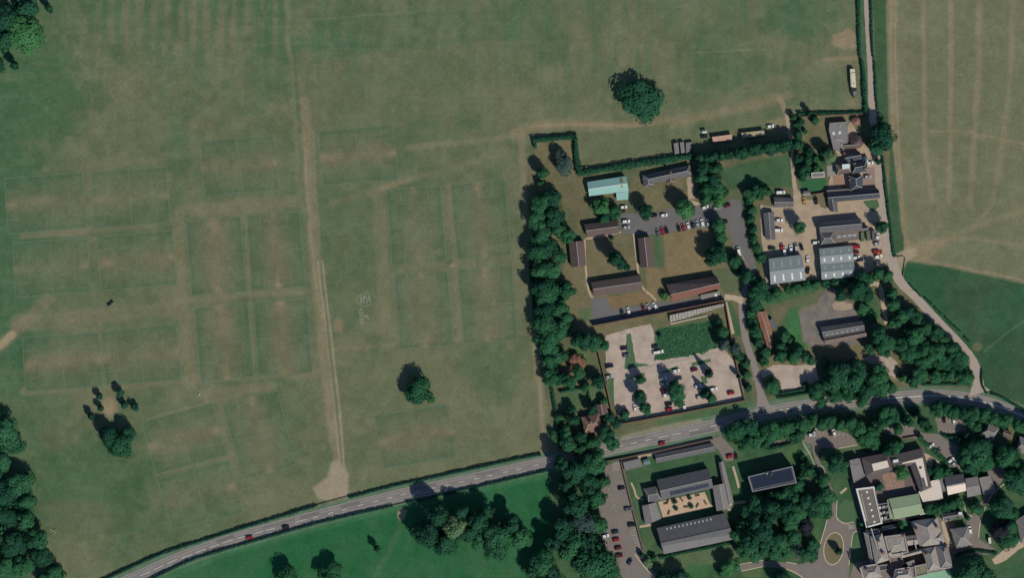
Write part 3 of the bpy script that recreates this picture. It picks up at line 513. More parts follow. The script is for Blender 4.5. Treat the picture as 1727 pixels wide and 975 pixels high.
for i in range(9): BAY.append([cr('B5', (775 + i * 30, 275 + i * 2.5), (779 + i * 30, 250 + i * 2.5))])
for i in range(9): BAY.append([cr('B3', (40 + i * 34, 575 - i * 3), (52 + i * 34, 545 - i * 3))])
for i in range(8): BAY.append([cr('B3', (545 + i * 32, 490 + i * 5), (555 + i * 32, 462 + i * 5))])
for i in range(4): BAY.append([cr('B3', (640 + i * 34, 590 + i * 0), (650 + i * 34, 566)) ])
for i in range(5): BAY.append([cr('B4', (95, 172 + i * 13), (150, 160 + i * 13))])
for i in range(9): BAY.append([cr('B4', (215 + i * 7, 650 + i * 17), (265 + i * 7, 640 + i * 17))])
for i in range(6): BAY.append([cr('B5', (685 + i * 2, 352 + i * 16), (738 + i * 2, 342 + i * 16))])
for i in range(5): BAY.append([cr('B7', (1285, 480 + i * 10), (1365, 455 + i * 12))])
for i in range(5): BAY.append([cr('A8', (795 + i * 16, 628 - i * 4), (803 + i * 16, 608 - i * 4))])
for bq in BAY:
    if bq is None: continue
    V, F = lines_geo([tuple(bq[0])], .42, .09); struct(mesh_obj('bay_line', V, F, M_white))
# ------------------------------------------------------------------ buildings
def cmat(name, rgb, **k): return mat(name, lin(*rgb), **k)
M_wall = {'brick': cmat('brick_wall', (120, 84, 70)), 'render': cmat('cream_wall', (176, 164, 146)), 'white': cmat('white_wall', (205, 202, 194)), 'metal': cmat('metal_wall', (112, 118, 116)),
          'stone': cmat('stone_wall', (142, 132, 118)), 'timber': cmat('timber_wall', (78, 68, 60))}
RK = dict(rough=.8, spec=.2)
M_roof = {'brown': cmat('brown_tile_roof', (92, 78, 74), var=.13, scale=.5, scale2=3.0, tint=lin(78, 68, 66), **RK), 'slate': cmat('slate_roof', (92, 91, 92), var=.2, scale=.4, scale2=2.2, tint=lin(74, 75, 78), **RK),
          'dslate': cmat('dark_slate_roof', (66, 72, 80), var=.16, scale=.5, scale2=3.0, tint=lin(42, 48, 55), **RK), 'red': cmat('red_tile_roof', (114, 77, 67), var=.14, scale=.45, scale2=3.0, tint=lin(108, 70, 64), **RK),
          'mint': cmat('mint_sheet_roof', (130, 168, 158), var=.08, scale=.25, scale2=2.0, tint=lin(106, 146, 138), rough=.6), 'metal': cmat('grey_sheet_roof', (122, 128, 127), var=.07, scale=.2, scale2=2.0, tint=lin(108, 114, 114), rough=.55, spec=.4),
          'lead': cmat('lead_grey_roof', (124, 119, 116), var=.12, scale=.4, tint=lin(92, 90, 92), **RK), 'pale': cmat('pale_membrane_roof', (206, 190, 174), var=.07, scale=.4, tint=lin(172, 160, 150), **RK),
          'warm': cmat('weathered_slate_roof', (150, 141, 133), var=.18, scale=.5, scale2=2.6, tint=lin(112, 105, 102), **RK), 'terra': cmat('terracotta_roof', (142, 100, 80), var=.3, scale=.5, scale2=2.0, tint=lin(96, 80, 64), **RK),
          'green': cmat('pale_green_roof', (134, 148, 118), var=.08, scale=.3, tint=lin(122, 136, 108), **RK), 'rust': cmat('rusty_sheet_roof', (112, 98, 90), var=.25, scale=.6, tint=lin(82, 74, 72), **RK),
          'flatbrown': cmat('brown_felt_roof', (110, 100, 90), var=.12, scale=.5, tint=lin(94, 86, 78), **RK), 'pink': cmat('pinkish_sheet_roof', (176, 140, 124), var=.1, scale=.5, **RK), 'beige': cmat('beige_sheet_roof', (152, 142, 116), var=.1, scale=.5, **RK),
          'solar': cmat('solar_glass', (38, 44, 58), var=.06, rough=.25, spec=.5), 'grey': cmat('grey_felt_roof', (118, 114, 110), var=.12, scale=.4, tint=lin(98, 96, 94), **RK)}
M_roof['mans'] = cmat('brown_slate_roof', (90, 82, 80), var=.13, scale=.5, scale2=3.0, tint=lin(76, 70, 70), **RK); M_roof['cot'] = cmat('old_clay_roof', (122, 94, 80), var=.16, scale=.6, scale2=3.0, tint=lin(98, 78, 70), **RK)
M_trim = cmat('white_trim', (206, 203, 196), var=.05); M_ridge = cmat('ridge_tile', (158, 150, 140), var=.1); M_rlight = cmat('rooflight_sheet', (196, 202, 198), var=.05, rough=.35, spec=.4); M_rlight2 = cmat('dull_rooflight_sheet', (146, 154, 152), var=.06, rough=.5)
M_glass = cmat('window_glass', (40, 48, 56), var=.05, rough=.12, spec=.5); M_stack = cmat('chimney_brick', (132, 96, 80), var=.1); M_dark = cmat('dark_plant', (52, 52, 54), var=.1)
CUBE = bpy.data.meshes.new('unit_box')
_v = [(x, y, z) for z in (0, 1) for y in (-.5, .5) for x in (-.5, .5)]
CUBE.from_pydata(_v, [], [(0, 2, 3, 1), (4, 5, 7, 6), (0, 1, 5, 4), (2, 6, 7, 3), (0, 4, 6, 2), (1, 3, 7, 5)]); CUBE.update()
CUBES = {}
def box(name, m, parent, loc, size, rotz=0.0):
    if m.name not in CUBES:
        c = CUBE.copy(); c.materials.append(m); CUBES[m.name] = c
    return link(name, CUBES[m.name], parent, loc, size, rotz)
def ccw(Q):
    a = sum(Q[i].x * Q[(i + 1) % len(Q)].y - Q[(i + 1) % len(Q)].x * Q[i].y for i in range(len(Q)))
    return Q if a > 0 else Q[::-1]
def inset(Q, d):
    c = sum(Q, Vector((0, 0, 0))) / len(Q); out = []; n = len(Q)
    for i in range(n):
        a = (Q[i] - Q[i - 1]).normalized(); bb = (Q[(i + 1) % n] - Q[i]).normalized()
        na = Vector((-a.y, a.x, 0)); nb = Vector((-bb.y, bb.x, 0)); k = 1 + na.dot(nb)
        out.append(Q[i] + (na + nb) * (d / max(.3, k)))
    return out
class Bld:
    def __init__(s, name, label, cat, at, group=None):
        s.e = empty(name, *at); s.o = s.e.location.copy(); tag(s.e, label, cat, group)
    def q(s, pts): return [W(*p) - s.o for p in pts]
    def prism(s, name, Q, z0, z1, m):
        Q = ccw(Q); n = len(Q); V = [Vector((p.x, p.y, z0)) for p in Q] + [Vector((p.x, p.y, z1)) for p in Q]
        F = [tuple(range(n))[::-1], tuple(range(n, 2 * n))] + [(i, (i + 1) % n, (i + 1) % n + n, i + n) for i in range(n)]
        return mesh_obj(name, V, F, m, s.e)
    def walls(s, Q, z1, m, wins=0, ins=.3):
        Qi = inset(ccw(Q), ins); w = s.prism('wall', Qi, 0, z1, m)
        if wins:
            n = len(Qi)
            for i in range(n):
                a, bb = Qi[i], Qi[(i + 1) % n]; L = (bb - a).length; k = int(L / 4.5)
                if k < 1: continue
                d = (bb - a) / L; ang = math.atan2(d.y, d.x); nrm = Vector((d.y, -d.x, 0))
                for st_ in range(wins):
                    for j in range(k):
                        p = a + d * (L * (j + .5) / k) + nrm * .02
                        box('window', M_glass, s.e, (p.x, p.y, 1.0 + 2.8 * st_), (1.3, .1, 1.2), ang)
    def gable(s, pts, ez, rz, rm, wm, axis='h', hip=0.0, frac=.5, wins=0, walls=True, ridge=None, rm2=None):
        P = s.q(pts)
        if axis == 'v': P = [P[1], P[2], P[3], P[0]]
        if walls: s.walls(P, ez - .12, wm, wins)
        r0 = P[0] * (1 - frac) + P[3] * frac; r1 = P[1] * (1 - frac) + P[2] * frac
        d = r1 - r0; r0 = r0 + d * hip; r1 = r1 - d * hip
        up = lambda p, z: Vector((p.x, p.y, z))
        V = [up(p, ez) for p in P] + [up(r0, rz), up(r1, rz)] + [up(p, ez - .2) for p in P]
        F = [(0, 4, 5, 1), (2, 5, 4, 3)]; G_ = [(3, 4, 0), (1, 5, 2)]; B_ = [(0, 1, 7, 6), (1, 2, 8, 7), (2, 3, 9, 8), (3, 0, 6, 9), (6, 7, 8, 9)]
        o = mesh_obj('roof', V, F + G_ + B_, [rm, wm if hip == 0 else rm, rm2 or rm], s.e); o.data.polygons[0].material_index = 2
        for i in (2, 3): o.data.polygons[i].material_index = 1 if hip == 0 else 0
        bm = bmesh.new(); bm.from_mesh(o.data); bmesh.ops.recalc_face_normals(bm, faces=bm.faces[:]); bm.to_mesh(o.data); bm.free()
        def cap(a, bb, name='ridge'):
            dd = bb - a; L = dd.length
            if L < .5: return
            md = (a + bb) / 2; rot = dd.to_track_quat('X', 'Z')
            k = (ridge or M_ridge).name
            c = box(name, ridge or M_ridge, o, md + Vector((0, 0, -.06)), (L, .30, .16)); c.rotation_mode = 'QUATERNION'; c.rotation_quaternion = rot
        s.last = o; cap(V[4], V[5])
        if hip > 0:
            for a, bb in ((0, 4), (3, 4), (1, 5), (2, 5)): cap(V[a], V[bb], 'hip_ridge')
        return dict(P=P, r=(V[4], V[5]), ez=ez, rz=rz, roof=o)
    def flat(s, pts, z, rm, wm, par=.35, pw=.35, pm=None, wins=0):
        P = ccw(s.q(pts)); s.walls(P, z - .02, wm, wins, ins=.02)
        s.last = s.prism('roof', inset(P, pw + .01), z - .3, z + .02, rm)
        if par:
            I = inset(P, pw); n = len(P); V = []
            for z_ in (z - .25, z + par):
                V += [Vector((p.x, p.y, z_)) for p in P] + [Vector((p.x, p.y, z_)) for p in I]
            F = []
            for i in range(n):
                j = (i + 1) % n
                F += [(i, j, 2 * n + j, 2 * n + i), (n + j, n + i, 3 * n + i, 3 * n + j), (2 * n + i, 2 * n + j, 3 * n + j, 3 * n + i)]
            mesh_obj('parapet', V, F, pm or M_trim, s.e)
        return dict(P=P, z=z)
    def mono(s, pts, zh, zl, rm, wm):                 # first edge high, opposite edge low
        P = s.q(pts); s.walls(P, zl - .1, wm)
        Z = [zh, zh, zl, zl]
        V = [Vector((p.x, p.y, z)) for p, z in zip(P, Z)] + [Vector((p.x, p.y, zl - .2)) for p in P]
        o = mesh_obj('roof', V, [(0, 1, 2, 3), (0, 4, 5, 1), (1, 5, 6, 2), (2, 6, 7, 3), (3, 7, 4, 0), (4, 7, 6, 5)], rm, s.e); s.last = o
        bm = bmesh.new(); bm.from_mesh(o.data); bmesh.ops.recalc_face_normals(bm, faces=bm.faces[:]); bm.to_mesh(o.data); bm.free()
    def on_slope(s, g, name, side, u, v, su, sv, m, h=.08):
        """a flat panel lying on a slope: side 0 = first-edge slope, 1 = other; u along ridge, v from eave (0) to ridge (1)"""
        P = g['P']; r0, r1 = g['r']; a, bb = (P[0], P[1]) if side == 0 else (P[3], P[2])
        a = Vector((a.x, a.y, g['ez'])); bb = Vector((bb.x, bb.y, g['ez']))
        def pt(uu, vv): return (a * (1 - uu) + bb * uu) * (1 - vv) + (r0 * (1 - uu) + r1 * uu) * vv
        c = [pt(u - su / 2, v - sv / 2), pt(u + su / 2, v - sv / 2), pt(u + su / 2, v + sv / 2), pt(u - su / 2, v + sv / 2)]
        nn = (c[1] - c[0]).cross(c[3] - c[0]).normalized()
        if nn.z < 0: nn = -nn
        V = [p + nn * .03 for p in c] + [p + nn * h for p in c]
        o = mesh_obj(name, V, [(4, 5, 6, 7), (0, 1, 5, 4), (1, 2, 6, 5), (2, 3, 7, 6), (3, 0, 4, 7)], m, g['roof'])
        bm = bmesh.new(); bm.from_mesh(o.data); bmesh.ops.recalc_face_normals(bm, faces=bm.faces[:]); bm.to_mesh(o.data); bm.free(); return o
    def box(s, name, m, at, size, z, rot=0.0): 
        p = W(*at) - s.o; pa = getattr(s, 'last', None) if name in ('chimney', 'rooflight', 'roof_vent', 'roof_plant', 'roof_patch', 'roof_lantern', 'roof_duct', 'air_conditioner', 'solar_panel', 'roof_well', 'loose_sheet') else None
        return box(name, m, pa or s.e, (p.x, p.y, z), size, rot)
def cen(pts): return (sum(p[0] for p in pts) / len(pts), sum(p[1] for p in pts) / len(pts))
def bld(name, label, cat, k, pts, group=None):
    q = cr(k, *pts); b_ = Bld(name, label, cat, cen(q), group); b_.k = k; b_.pts = q; return b_

# --- school buildings north of the road
b_ = bld('hall', 'mint green sheet-roofed hall with rust stain on its roof', 'hall', 'A1', [(488, 563), (778, 518), (798, 630), (503, 670)])
g_ = b_.gable(b_.pts, 3.4, 5.2, M_roof['mint'], M_wall['render'], wins=1, ridge=M_trim)
b_.mono(cr('A1', (704, 645), (796, 631), (793, 695), (709, 700)), 3.3, 2.5, M_roof['mint'], M_wall['render'])
b_.on_slope(g_, 'roof_stain', 0, .86, .45, .07, .7, cmat('rust', (140, 120, 78), var=.3), .05); b_.on_slope(g_, 'roof_stain', 1, .85, .75, .04, .4, MATS['rust'], .05)
b_ = bld('bungalow', 'dark hipped-roof bungalow with two front wings below the long hedge', 'house', 'P', [(1084, 296), (1163, 278), (1169, 296), (1089, 312)])
b_.gable(b_.pts, 2.9, 5.6, M_roof['slate'], M_wall['brick'], hip=.1, wins=1)
b_.gable([(1083, 300), (1100, 297), (1103, 312), (1086, 316)], 2.8, 4.8, M_roof['slate'], M_wall['brick'], axis='v', hip=.25); b_.gable([(1122, 296), (1136, 293), (1139, 307), (1125, 310)], 2.8, 4.6, M_roof['brown'], M_wall['brick'], axis='v', hip=.25)
b_.box('chimney', M_stack, (1131, 291), (1.0, .8, 6.4), 0)
def simple(label, k, pts, axis='h', roof='brown', ez=3.2, rz=5.6, name='school_block', cat='building', wall='brick', hip=0.0, wins=1, group=None, chim=None, frac=.5, rm2=None):
    b_ = bld(name, label, cat, k, pts, group); g = b_.gable(b_.pts, ez, rz, M_roof[roof], M_wall[wall], axis=axis, hip=hip, wins=wins, frac=frac, rm2=rm2); b_.g = g
    for c in (chim or []): b_.box('chimney', M_stack, c, (1.0, .8, rz + .9), 0)
    return b_
simple('brown-roofed classroom block just below the mint green hall', 'A1', [(465, 880), (718, 845), (728, 945), (490, 977)], group='brown-roofed classroom blocks')
simple('small brown-roofed classroom block nearest the western tree belt', 'A4', [(350, 127), (465, 115), (481, 302), (370, 315)], axis='v', group='brown-roofed classroom blocks')
simple('brown-roofed classroom block standing end-on to the row of parked cars', 'A4', [(866, 97), (962, 86), (992, 312), (886, 316)], axis='v', group='brown-roofed classroom blocks')
simple('longest brown-roofed classroom block, above the tarmac strip', 'A4', [(516, 427), (885, 370), (901, 480), (543, 530)], ez=3.4, rz=5.6, group='brown-roofed classroom blocks')
b_ = simple('red-roofed school hall beside the walled garden', 'A5', [(145, 575), (522, 513), (558, 602), (198, 700)], roof='red', ez=4.2, rz=8.2, frac=.62, rm2=cmat('lichened_tile', (104, 88, 82), var=.25, scale=.5, scale2=2.0, tint=lin(82, 74, 70)), name='school_hall', cat='hall')
b_.mono(cr('A5', (402, 655), (545, 625), (550, 655), (410, 690)), 2.8, 2.3, M_roof['grey'], M_wall['brick']); b_.box('vent', M_trim, cr('A5', (518, 655))[0], (1.6, 1.4, 2.9), 0)
for u, v in ((.08, .8), (.95, .85)): b_.on_slope(b_.g, 'rooflight', 0, u, v, .02, .06, M_rlight)
b_ = bld('lean_to_greenhouse', 'derelict long whitened greenhouse against the garden wall', 'greenhouse', 'A8', [(172, 142), (580, 52), (580, 76), (176, 206)])
Pq = cr('A8', (172, 142), (580, 52), (580, 74), (176, 196)); M_pane = cmat('whitened_glass', (140, 134, 127), var=.4, scale=1.0, scale2=3, tint=lin(92, 90, 86), rough=.5)
ng = 18
for i in range(ng):
    t0, t1 = i / ng + .003, (i + 1) / ng - .003; f = lambda a, c, t: (a[0] + (c[0] - a[0]) * t, a[1] + (c[1] - a[1]) * t)
    Q = [f(Pq[0], Pq[1], t0), f(Pq[0], Pq[1], t1), f(Pq[3], Pq[2], t1), f(Pq[3], Pq[2], t0)]; Q = b_.q(Q); zz = [2.6, 2.6, 1.3, 1.3]; dz = random.uniform(-.05, .05)
    V = [Vector((p.x, p.y, z + dz)) for p, z in zip(Q, zz)]; V2 = [v - Vector((0, 0, .05)) for v in V]
    mesh_obj('pane', V + V2, [(0, 3, 2, 1), (4, 5, 6, 7), (0, 1, 5, 4), (1, 2, 6, 5), (2, 3, 7, 6), (3, 0, 4, 7)], M_pane, b_.e)
b_.prism('base_wall', inset(ccw(b_.q(Pq)), .15), 0, 1.2, M_wall['brick'])
V, F = lines_geo([tuple(cr('A8', (180, 207), (455, 145)))], 1.6, .5); o = mesh_obj('raised_bed_edge', V, F, M_kerb); struct(o)
# --- farm yard
b_ = bld('warehouse', 'grey sheet-roofed warehouse with a single ridge', 'warehouse', 'A6', [(114, 605), (360, 575), (392, 765), (128, 797)])
g_ = b_.gable(b_.pts, 5.0, 6.6, M_roof['metal'], M_wall['metal'], ridge=MATS['grey_sheet_roof'])
for i in range(4):
    b_.on_slope(g_, 'rooflight', 1, .13 + .25 * i, .42, .05, .52, M_rlight); b_.on_slope(g_, 'rooflight', 0, .13 + .25 * i, .5, .05, .55, M_rlight2)
b_ = bld('warehouse', 'grey sheet-roofed warehouse with twin ridges and four rows of rooflights', 'warehouse', 'A6', [(490, 530), (738, 505), (762, 740), (510, 762)])
q0, q1, q2, q3 = b_.pts; h_ = lambda a, c: ((a[0] + c[0]) / 2, (a[1] + c[1]) / 2)
b_.walls(b_.q(b_.pts), 4.7, M_wall['metal'])
for Q in ([q0, q1, h_(q1, q2), h_(q0, q3)], [h_(q0, q3), h_(q1, q2), q2, q3]):
    g_ = b_.gable(Q, 4.9, 5.9, M_roof['metal'], M_wall['metal'], walls=False, ridge=MATS['grey_sheet_roof'])
    for i in range(4):
        b_.on_slope(g_, 'rooflight', 1, .13 + .25 * i, .5, .055, .42, M_rlight); b_.on_slope(g_, 'rooflight', 0, .13 + .25 * i, .5, .05, .45, M_rlight2)
b_ = bld('barn', 'long slate barn with a patched lower range on its south side', 'barn', 'A6', [(487, 332), (800, 302), (815, 385), (496, 412)])
b_.gable(b_.pts, 4.2, 6.8, M_roof['slate'], M_wall['brick'])
b_.gable(cr('A6', (497, 412), (600, 402), (612, 488), (506, 500)), 3.4, 5.2, M_roof['slate'], M_wall['brick'], hip=.3)
b_.mono(cr('A6', (600, 402), (788, 384), (788, 462), (612, 488)), 3.8, 2.8, M_roof['rust'], M_wall['brick'])
b_.gable(cr('A6', (790, 370), (856, 360), (862, 392), (792, 402)), 2.8, 4.0, M_roof['slate'], M_wall['brick'])
for x in (640, 680, 720, 755): b_.box('roof_patch', M_rlight2, cr('A6', (x, 440 - (x - 640) * .1))[0], (2.2, 1.2, .3), 3.2, .1)
b_ = bld('barn', 'L-shaped dark slate barn enclosing a yard', 'barn', 'A6', [(552, 112), (935, 84), (946, 150), (560, 185)])
b_.gable(b_.pts, 3.2, 5.6, M_roof['dslate'], M_wall['brick']); b_.gable(cr('A6', (553, 160), (622, 155), (634, 256), (572, 250)), 3.1, 5.2, M_roof['slate'], M_wall['brick'], axis='v'); b_.mono(cr('A6', (548, 92), (722, 80), (724, 104), (550, 116)), 3.0, 2.4, M_roof['slate'], M_wall['brick'])
simple('low grey slate cottage beside the farm track', 'A6', [(155, 143), (300, 150), (302, 213), (158, 222)], roof='slate', ez=2.6, rz=4.0, name='cottage', cat='house')
simple('narrow dark grey store standing lengthwise at the yard edge', 'A6', [(74, 262), (155, 254), (167, 464), (95, 460)], axis='v', roof='slate', ez=2.6, rz=3.8, name='store', cat='shed', wins=0)
b_ = bld('shed', 'small grey shed by the lush green lawn', 'shed', 'A3', [(150, 632), (202, 626), (208, 664), (154, 668)]); b_.gable(b_.pts, 2.2, 2.9, M_roof['grey'], M_wall['timber'])
b_ = bld('shed', 'low flat grey shed between garden trees', 'shed', 'A3', [(212, 494), (308, 486), (312, 526), (216, 532)]); b_.flat(b_.pts, 2.4, M_roof['grey'], M_wall['timber'], par=.1)
b_ = bld('farmhouse_annexe', 'big flat grey-roofed annexe with two white rooflights', 'house', 'E3', [(130, 120), (335, 105), (350, 330), (290, 455), (175, 440), (120, 200)])
b_.flat(b_.pts, 3.6, M_roof['lead'], M_wall['render'], par=.2, pm=M_roof['lead'], wins=1)
for x, y in ((175, 242), (247, 235)): b_.box('rooflight', M_rlight, cr('E3', (x, y))[0], (1.3, 1.7, .3), 3.6)
for x, y, w in ((210, 305, 1.0), (250, 320, 3.0), (275, 375, 1.0), (248, 155, .8)): b_.box('roof_vent', M_ridge, cr('E3', (x, y))[0], (w, .8, .5), 3.6, -.1)
b_ = bld('cart_lodge', 'brown tiled round-ended lodge under the big farm tree', 'house', 'E3', [(370, 310), (500, 300), (520, 380), (480, 410), (385, 410)])
b_.gable(cr('E3', (290, 350), (470, 340), (480, 415), (300, 425)), 2.8, 4.6, M_roof['brown'], M_wall['brick'])
c0 = W(*cr('E3', (450, 345))[0]) - b_.o; rr = 3.7; nn = 14; V = [c0 + Vector((rr * math.cos(t), rr * math.sin(t), 2.9)) for t in np.linspace(0, 2 * math.pi, nn, endpoint=False)] + [c0 + Vector((0, 0, 5.6))]
mesh_obj('round_roof', V, [(i, (i + 1) % nn, nn) for i in range(nn)] + [tuple(range(nn))[::-1]], M_roof['brown'], b_.e); b_.prism('wall', [Vector((c0.x + 3.4 * math.cos(t), c0.y + 3.4 * math.sin(t), 0)) for t in np.linspace(0, 2 * math.pi, nn, endpoint=False)], 0, 2.88, M_wall['brick'])
b_ = bld('gazebo', 'brown octagonal gazebo roof beside the north lane', 'gazebo', 'E3', [(440, 105), (442, 105)])
V = [Vector((2.7 * math.cos(t + .2), 2.4 * math.sin(t + .2), 2.4)) for t in np.linspace(0, 2 * math.pi, 8, endpoint=False)] + [Vector((0, 0, 3.8))]
mesh_obj('roof', V, [(i, (i + 1) % 8, 8) for i in range(8)] + [tuple(range(8))[::-1]], cmat('shingle_roof', (126, 96, 82), var=.1), b_.e)
for i in range(0, 8, 2): box('post', M_wall['timber'], b_.e, (V[i].x * .9, V[i].y * .9, 0), (.15, .15, 2.39))
simple('dark slate cottage wing below the flat-roofed annexe', 'E3', [(275, 475), (478, 452), (512, 552), (345, 592)], roof='dslate', ez=3.6, rz=6.0, name='cottage', cat='house', chim=[cr('E3', (300, 480))[0]])
b_ = bld('cottage', 'grey-roofed cottage with a white roof lantern', 'house', 'E3', [(200, 612), (380, 600), (386, 702), (212, 742)]); b_.gable(b_.pts, 3.4, 4.8, M_roof['brown'], M_wall['render'], hip=.2, wins=1)
b_.box('roof_lantern', M_rlight, cr('E3', (318, 632))[0], (4.2, 2.6, 1.4), 4.2, .1)
simple('dark slate farmhouse with hipped roof and parked car beside it', 'E3', [(390, 585), (560, 560), (572, 690), (398, 718)], roof='dslate', ez=4.6, rz=7.2, name='farmhouse', cat='house', hip=.2, wins=2, chim=[cr('E3', (420, 600))[0], cr('E3', (540, 660))[0]])
b_ = bld('conservatory', 'small glazed conservatory attached beside the slate farmhouse', 'conservatory', 'E3', [(500, 525), (585, 520), (588, 600), (503, 605)]); b_.gable(b_.pts, 2.6, 3.6, cmat('green_glass', (120, 140, 132), var=.08, rough=.2, spec=.5), M_trim, hip=.25, ridge=M_trim)
b_ = simple('dark slate house touching the long barn roof', 'E3', [(345, 745), (520, 740), (510, 880), (372, 918)], axis='v', roof='dslate', ez=4.4, rz=6.8, name='cottage', cat='house', hip=.25, chim=[cr('E3', (360, 790))[0]])
b_ = bld('barn', 'derelict double-ridged barn in the weedy concrete yard', 'barn', 'B1', [(588, 362), (905, 315), (938, 432), (628, 496)])
q0, q1, q2, q3 = b_.pts; b_.walls(b_.q(b_.pts), 3.6, M_wall['timber'])
m1 = lambda a, c, t: (a[0] + (c[0] - a[0]) * t, a[1] + (c[1] - a[1]) * t)
b_.gable([q0, q1, m1(q1, q2, .6), m1(q0, q3, .6)], 3.8, 5.8, M_roof['slate'], M_wall['timber'], walls=False); b_.gable([m1(q0, q3, .6), m1(q1, q2, .6), q2, q3], 3.4, 4.8, M_roof['rust'], M_wall['timber'], walls=False)
for i in range(7): b_.box('loose_sheet', M_rlight2, m1(m1(q0, q3, .47), m1(q1, q2, .47), .1 + .12 * i), (1.6, .7, .15), 5.0, .15)
b_ = bld('ruined_range', 'roofless-looking orange tiled range along the lane hedge', 'barn', 'B1', [(106, 250), (186, 246), (232, 380), (240, 525), (205, 542), (150, 390)])
b_.gable(cr('B1', (106, 250), (186, 244), (228, 390), (160, 410)), 2.4, 3.4, M_roof['terra'], M_wall['brick'], axis='v'); b_.gable(cr('B1', (160, 410), (228, 390), (244, 525), (204, 543)), 2.2, 3.1, M_roof['terra'], M_wall['brick'], axis='v'); b_.mono(cr('B1', (205, 310), (235, 300), (272, 368), (215, 378)), 2.6, 2.0, M_roof['slate'], M_wall['brick'])
# --- Garden house
b_ = bld('house', 'brown tiled cottage hidden among trees at the field corner', 'house', 'P', [(980, 704), (1010, 697), (1016, 726), (986, 732)]); b_.gable(b_.pts, 3.8, 6.4, M_roof['cot'], M_wall['brick'], hip=.3, wins=2); b_.gable([(1004, 684), (1022, 680), (1026, 698), (1008, 702)], 3.0, 4.6, M_roof['brown'], M_wall['brick'], axis='v'); b_.box('chimney', M_stack, (996, 712), (1.2, .9, 7.4), 0)
b_ = bld('shed', 'small white-roofed shed behind the hidden brown cottage', 'shed', 'A7', [(438, 548), (482, 540), (488, 572), (444, 578)]); b_.flat(b_.pts, 2.3, M_roof['pale'], M_wall['white'], par=.05)
# --- courtyard school block south of the road
b_ = bld('shed', 'short flat grey roadside shed by the staff parking', 'shed', 'B4', [(168, 168), (282, 140), (312, 195), (182, 226)]); b_.flat(b_.pts, 2.8, M_roof['grey'], M_wall['brick'], par=.15, pm=M_roof['grey'])
b_ = bld('store_range', 'long slate store range along the roadside path', 'building', 'B4', [(390, 112), (792, 28), (822, 86), (402, 172)]); b_.gable(b_.pts, 2.8, 4.2, M_roof['slate'], M_wall['brick'])
b_ = bld('shed', 'tiny teal shed between two roadside stores', 'shed', 'B4', [(306, 152), (350, 140), (362, 178), (318, 188)]); b_.gable(b_.pts, 2.0, 2.5, cmat('teal_roof', (88, 116, 112)), M_wall['timber'])
b_ = bld('teaching_block', 'slate teaching block with two rows of solar panels above the courtyard', 'school', 'B4', [(402, 288), (765, 208), (800, 345), (440, 428)])
g_ = b_.gable(b_.pts, 4.4, 8.0, M_roof['slate'], M_wall['brick'], frac=.55, wins=1)
for r_ in range(2):
    for i in range(15): b_.on_slope(g_, 'solar_panel', 1, .2 + .05 * i, .36 + .23 * r_, .044, .2, M_roof['solar'], .12)
b_.gable(cr('B4', (312, 352), (408, 330), (436, 428), (345, 450)), 3.6, 5.4, M_roof['slate'], M_wall['brick'], hip=.2)
b_ = bld('link_block', 'grey gabled block closing the courtyard on the car park side', 'school', 'B4', [(300, 470), (398, 446), (436, 560), (324, 606)]); b_.gable(b_.pts, 3.6, 5.6, M_roof['lead'], M_wall['brick'], axis='v', wins=1)
b_ = bld('link_block', 'long narrow grey wing closing the courtyard on the lawn side', 'school', 'B4', [(836, 168), (870, 156), (942, 448), (890, 462)]); b_.gable(b_.pts, 3.6, 5.0, M_roof['lead'], M_wall['brick'], axis='v'); b_.gable(cr('B4', (792, 330), (888, 310), (918, 490), (822, 508)), 3.8, 5.6, M_roof['lead'], M_wall['brick'], axis='v', wins=1)
b_ = bld('lecture_hall', 'large grey lecture hall with a stepped two-tone roof', 'school', 'B4', [(402, 626), (880, 520), (946, 704), (452, 808)])
g_ = b_.gable(b_.pts, 5.2, 8.4, M_roof['slate'], M_wall['brick'], frac=.55, wins=1, ridge=M_dark)
Pm = b_.q(cr('B4', (446, 735), (912, 632), (946, 704), (452, 808))); V = [Vector((p.x, p.y, z)) for p, z in zip(Pm, (7.9, 7.9, 5.35, 5.35))]; V += [v - Vector((0, 0, .1)) for v in V]
mesh_obj('lower_roof', V, [(0, 3, 2, 1), (4, 5, 6, 7), (0, 1, 5, 4), (1, 2, 6, 5), (2, 3, 7, 6), (3, 0, 4, 7)], cmat('light_grey_roof', (112, 108, 107), var=.08, scale=.3), b_.e)
for i in range(12): b_.on_slope(g_, 'rooflight', 0, .14 + .058 * i, .2, .016, .13, M_rlight, .2)
for x, y, nm in ((530, 446, 'one'), (635, 415, 'b'), (645, 474, 'c'), (540, 492, 'd')): pass
b_ = bld('seminar_block', 'flat-roofed block with pale parapet and dark solar roof', 'school', 'B5', [(265, 592), (600, 513), (632, 640), (300, 708)])
b_.flat(b_.pts, 8.6, M_roof['slate'], M_wall['brick'], par=.5, pw=.6, pm=cmat('grey_parapet', (120, 121, 124), var=.1), wins=2)
Ps = b_.pts
for r_ in range(3):
    for i in range(9):
        if i == 4 and r_ == 0: continue
        u = .1 + .1 * i; v = .22 + .24 * r_; p = m1(m1(Ps[0], Ps[1], u), m1(Ps[3], Ps[2], u), v); b_.box('solar_panel', M_roof['solar'], p, (2.75, 2.25, .15), 8.75, .23)
b_.box('roof_plant', M_dark, m1(m1(Ps[0], Ps[1], .5), m1(Ps[3], Ps[2], .5), .2), (1.8, 2.2, 1.2), 8.6, .23); b_.box('roof_plant', M_rlight2, m1(m1(Ps[0], Ps[1], .42), m1(Ps[3], Ps[2], .42), .1), (.8, .8, 1.2), 8.6, .23)
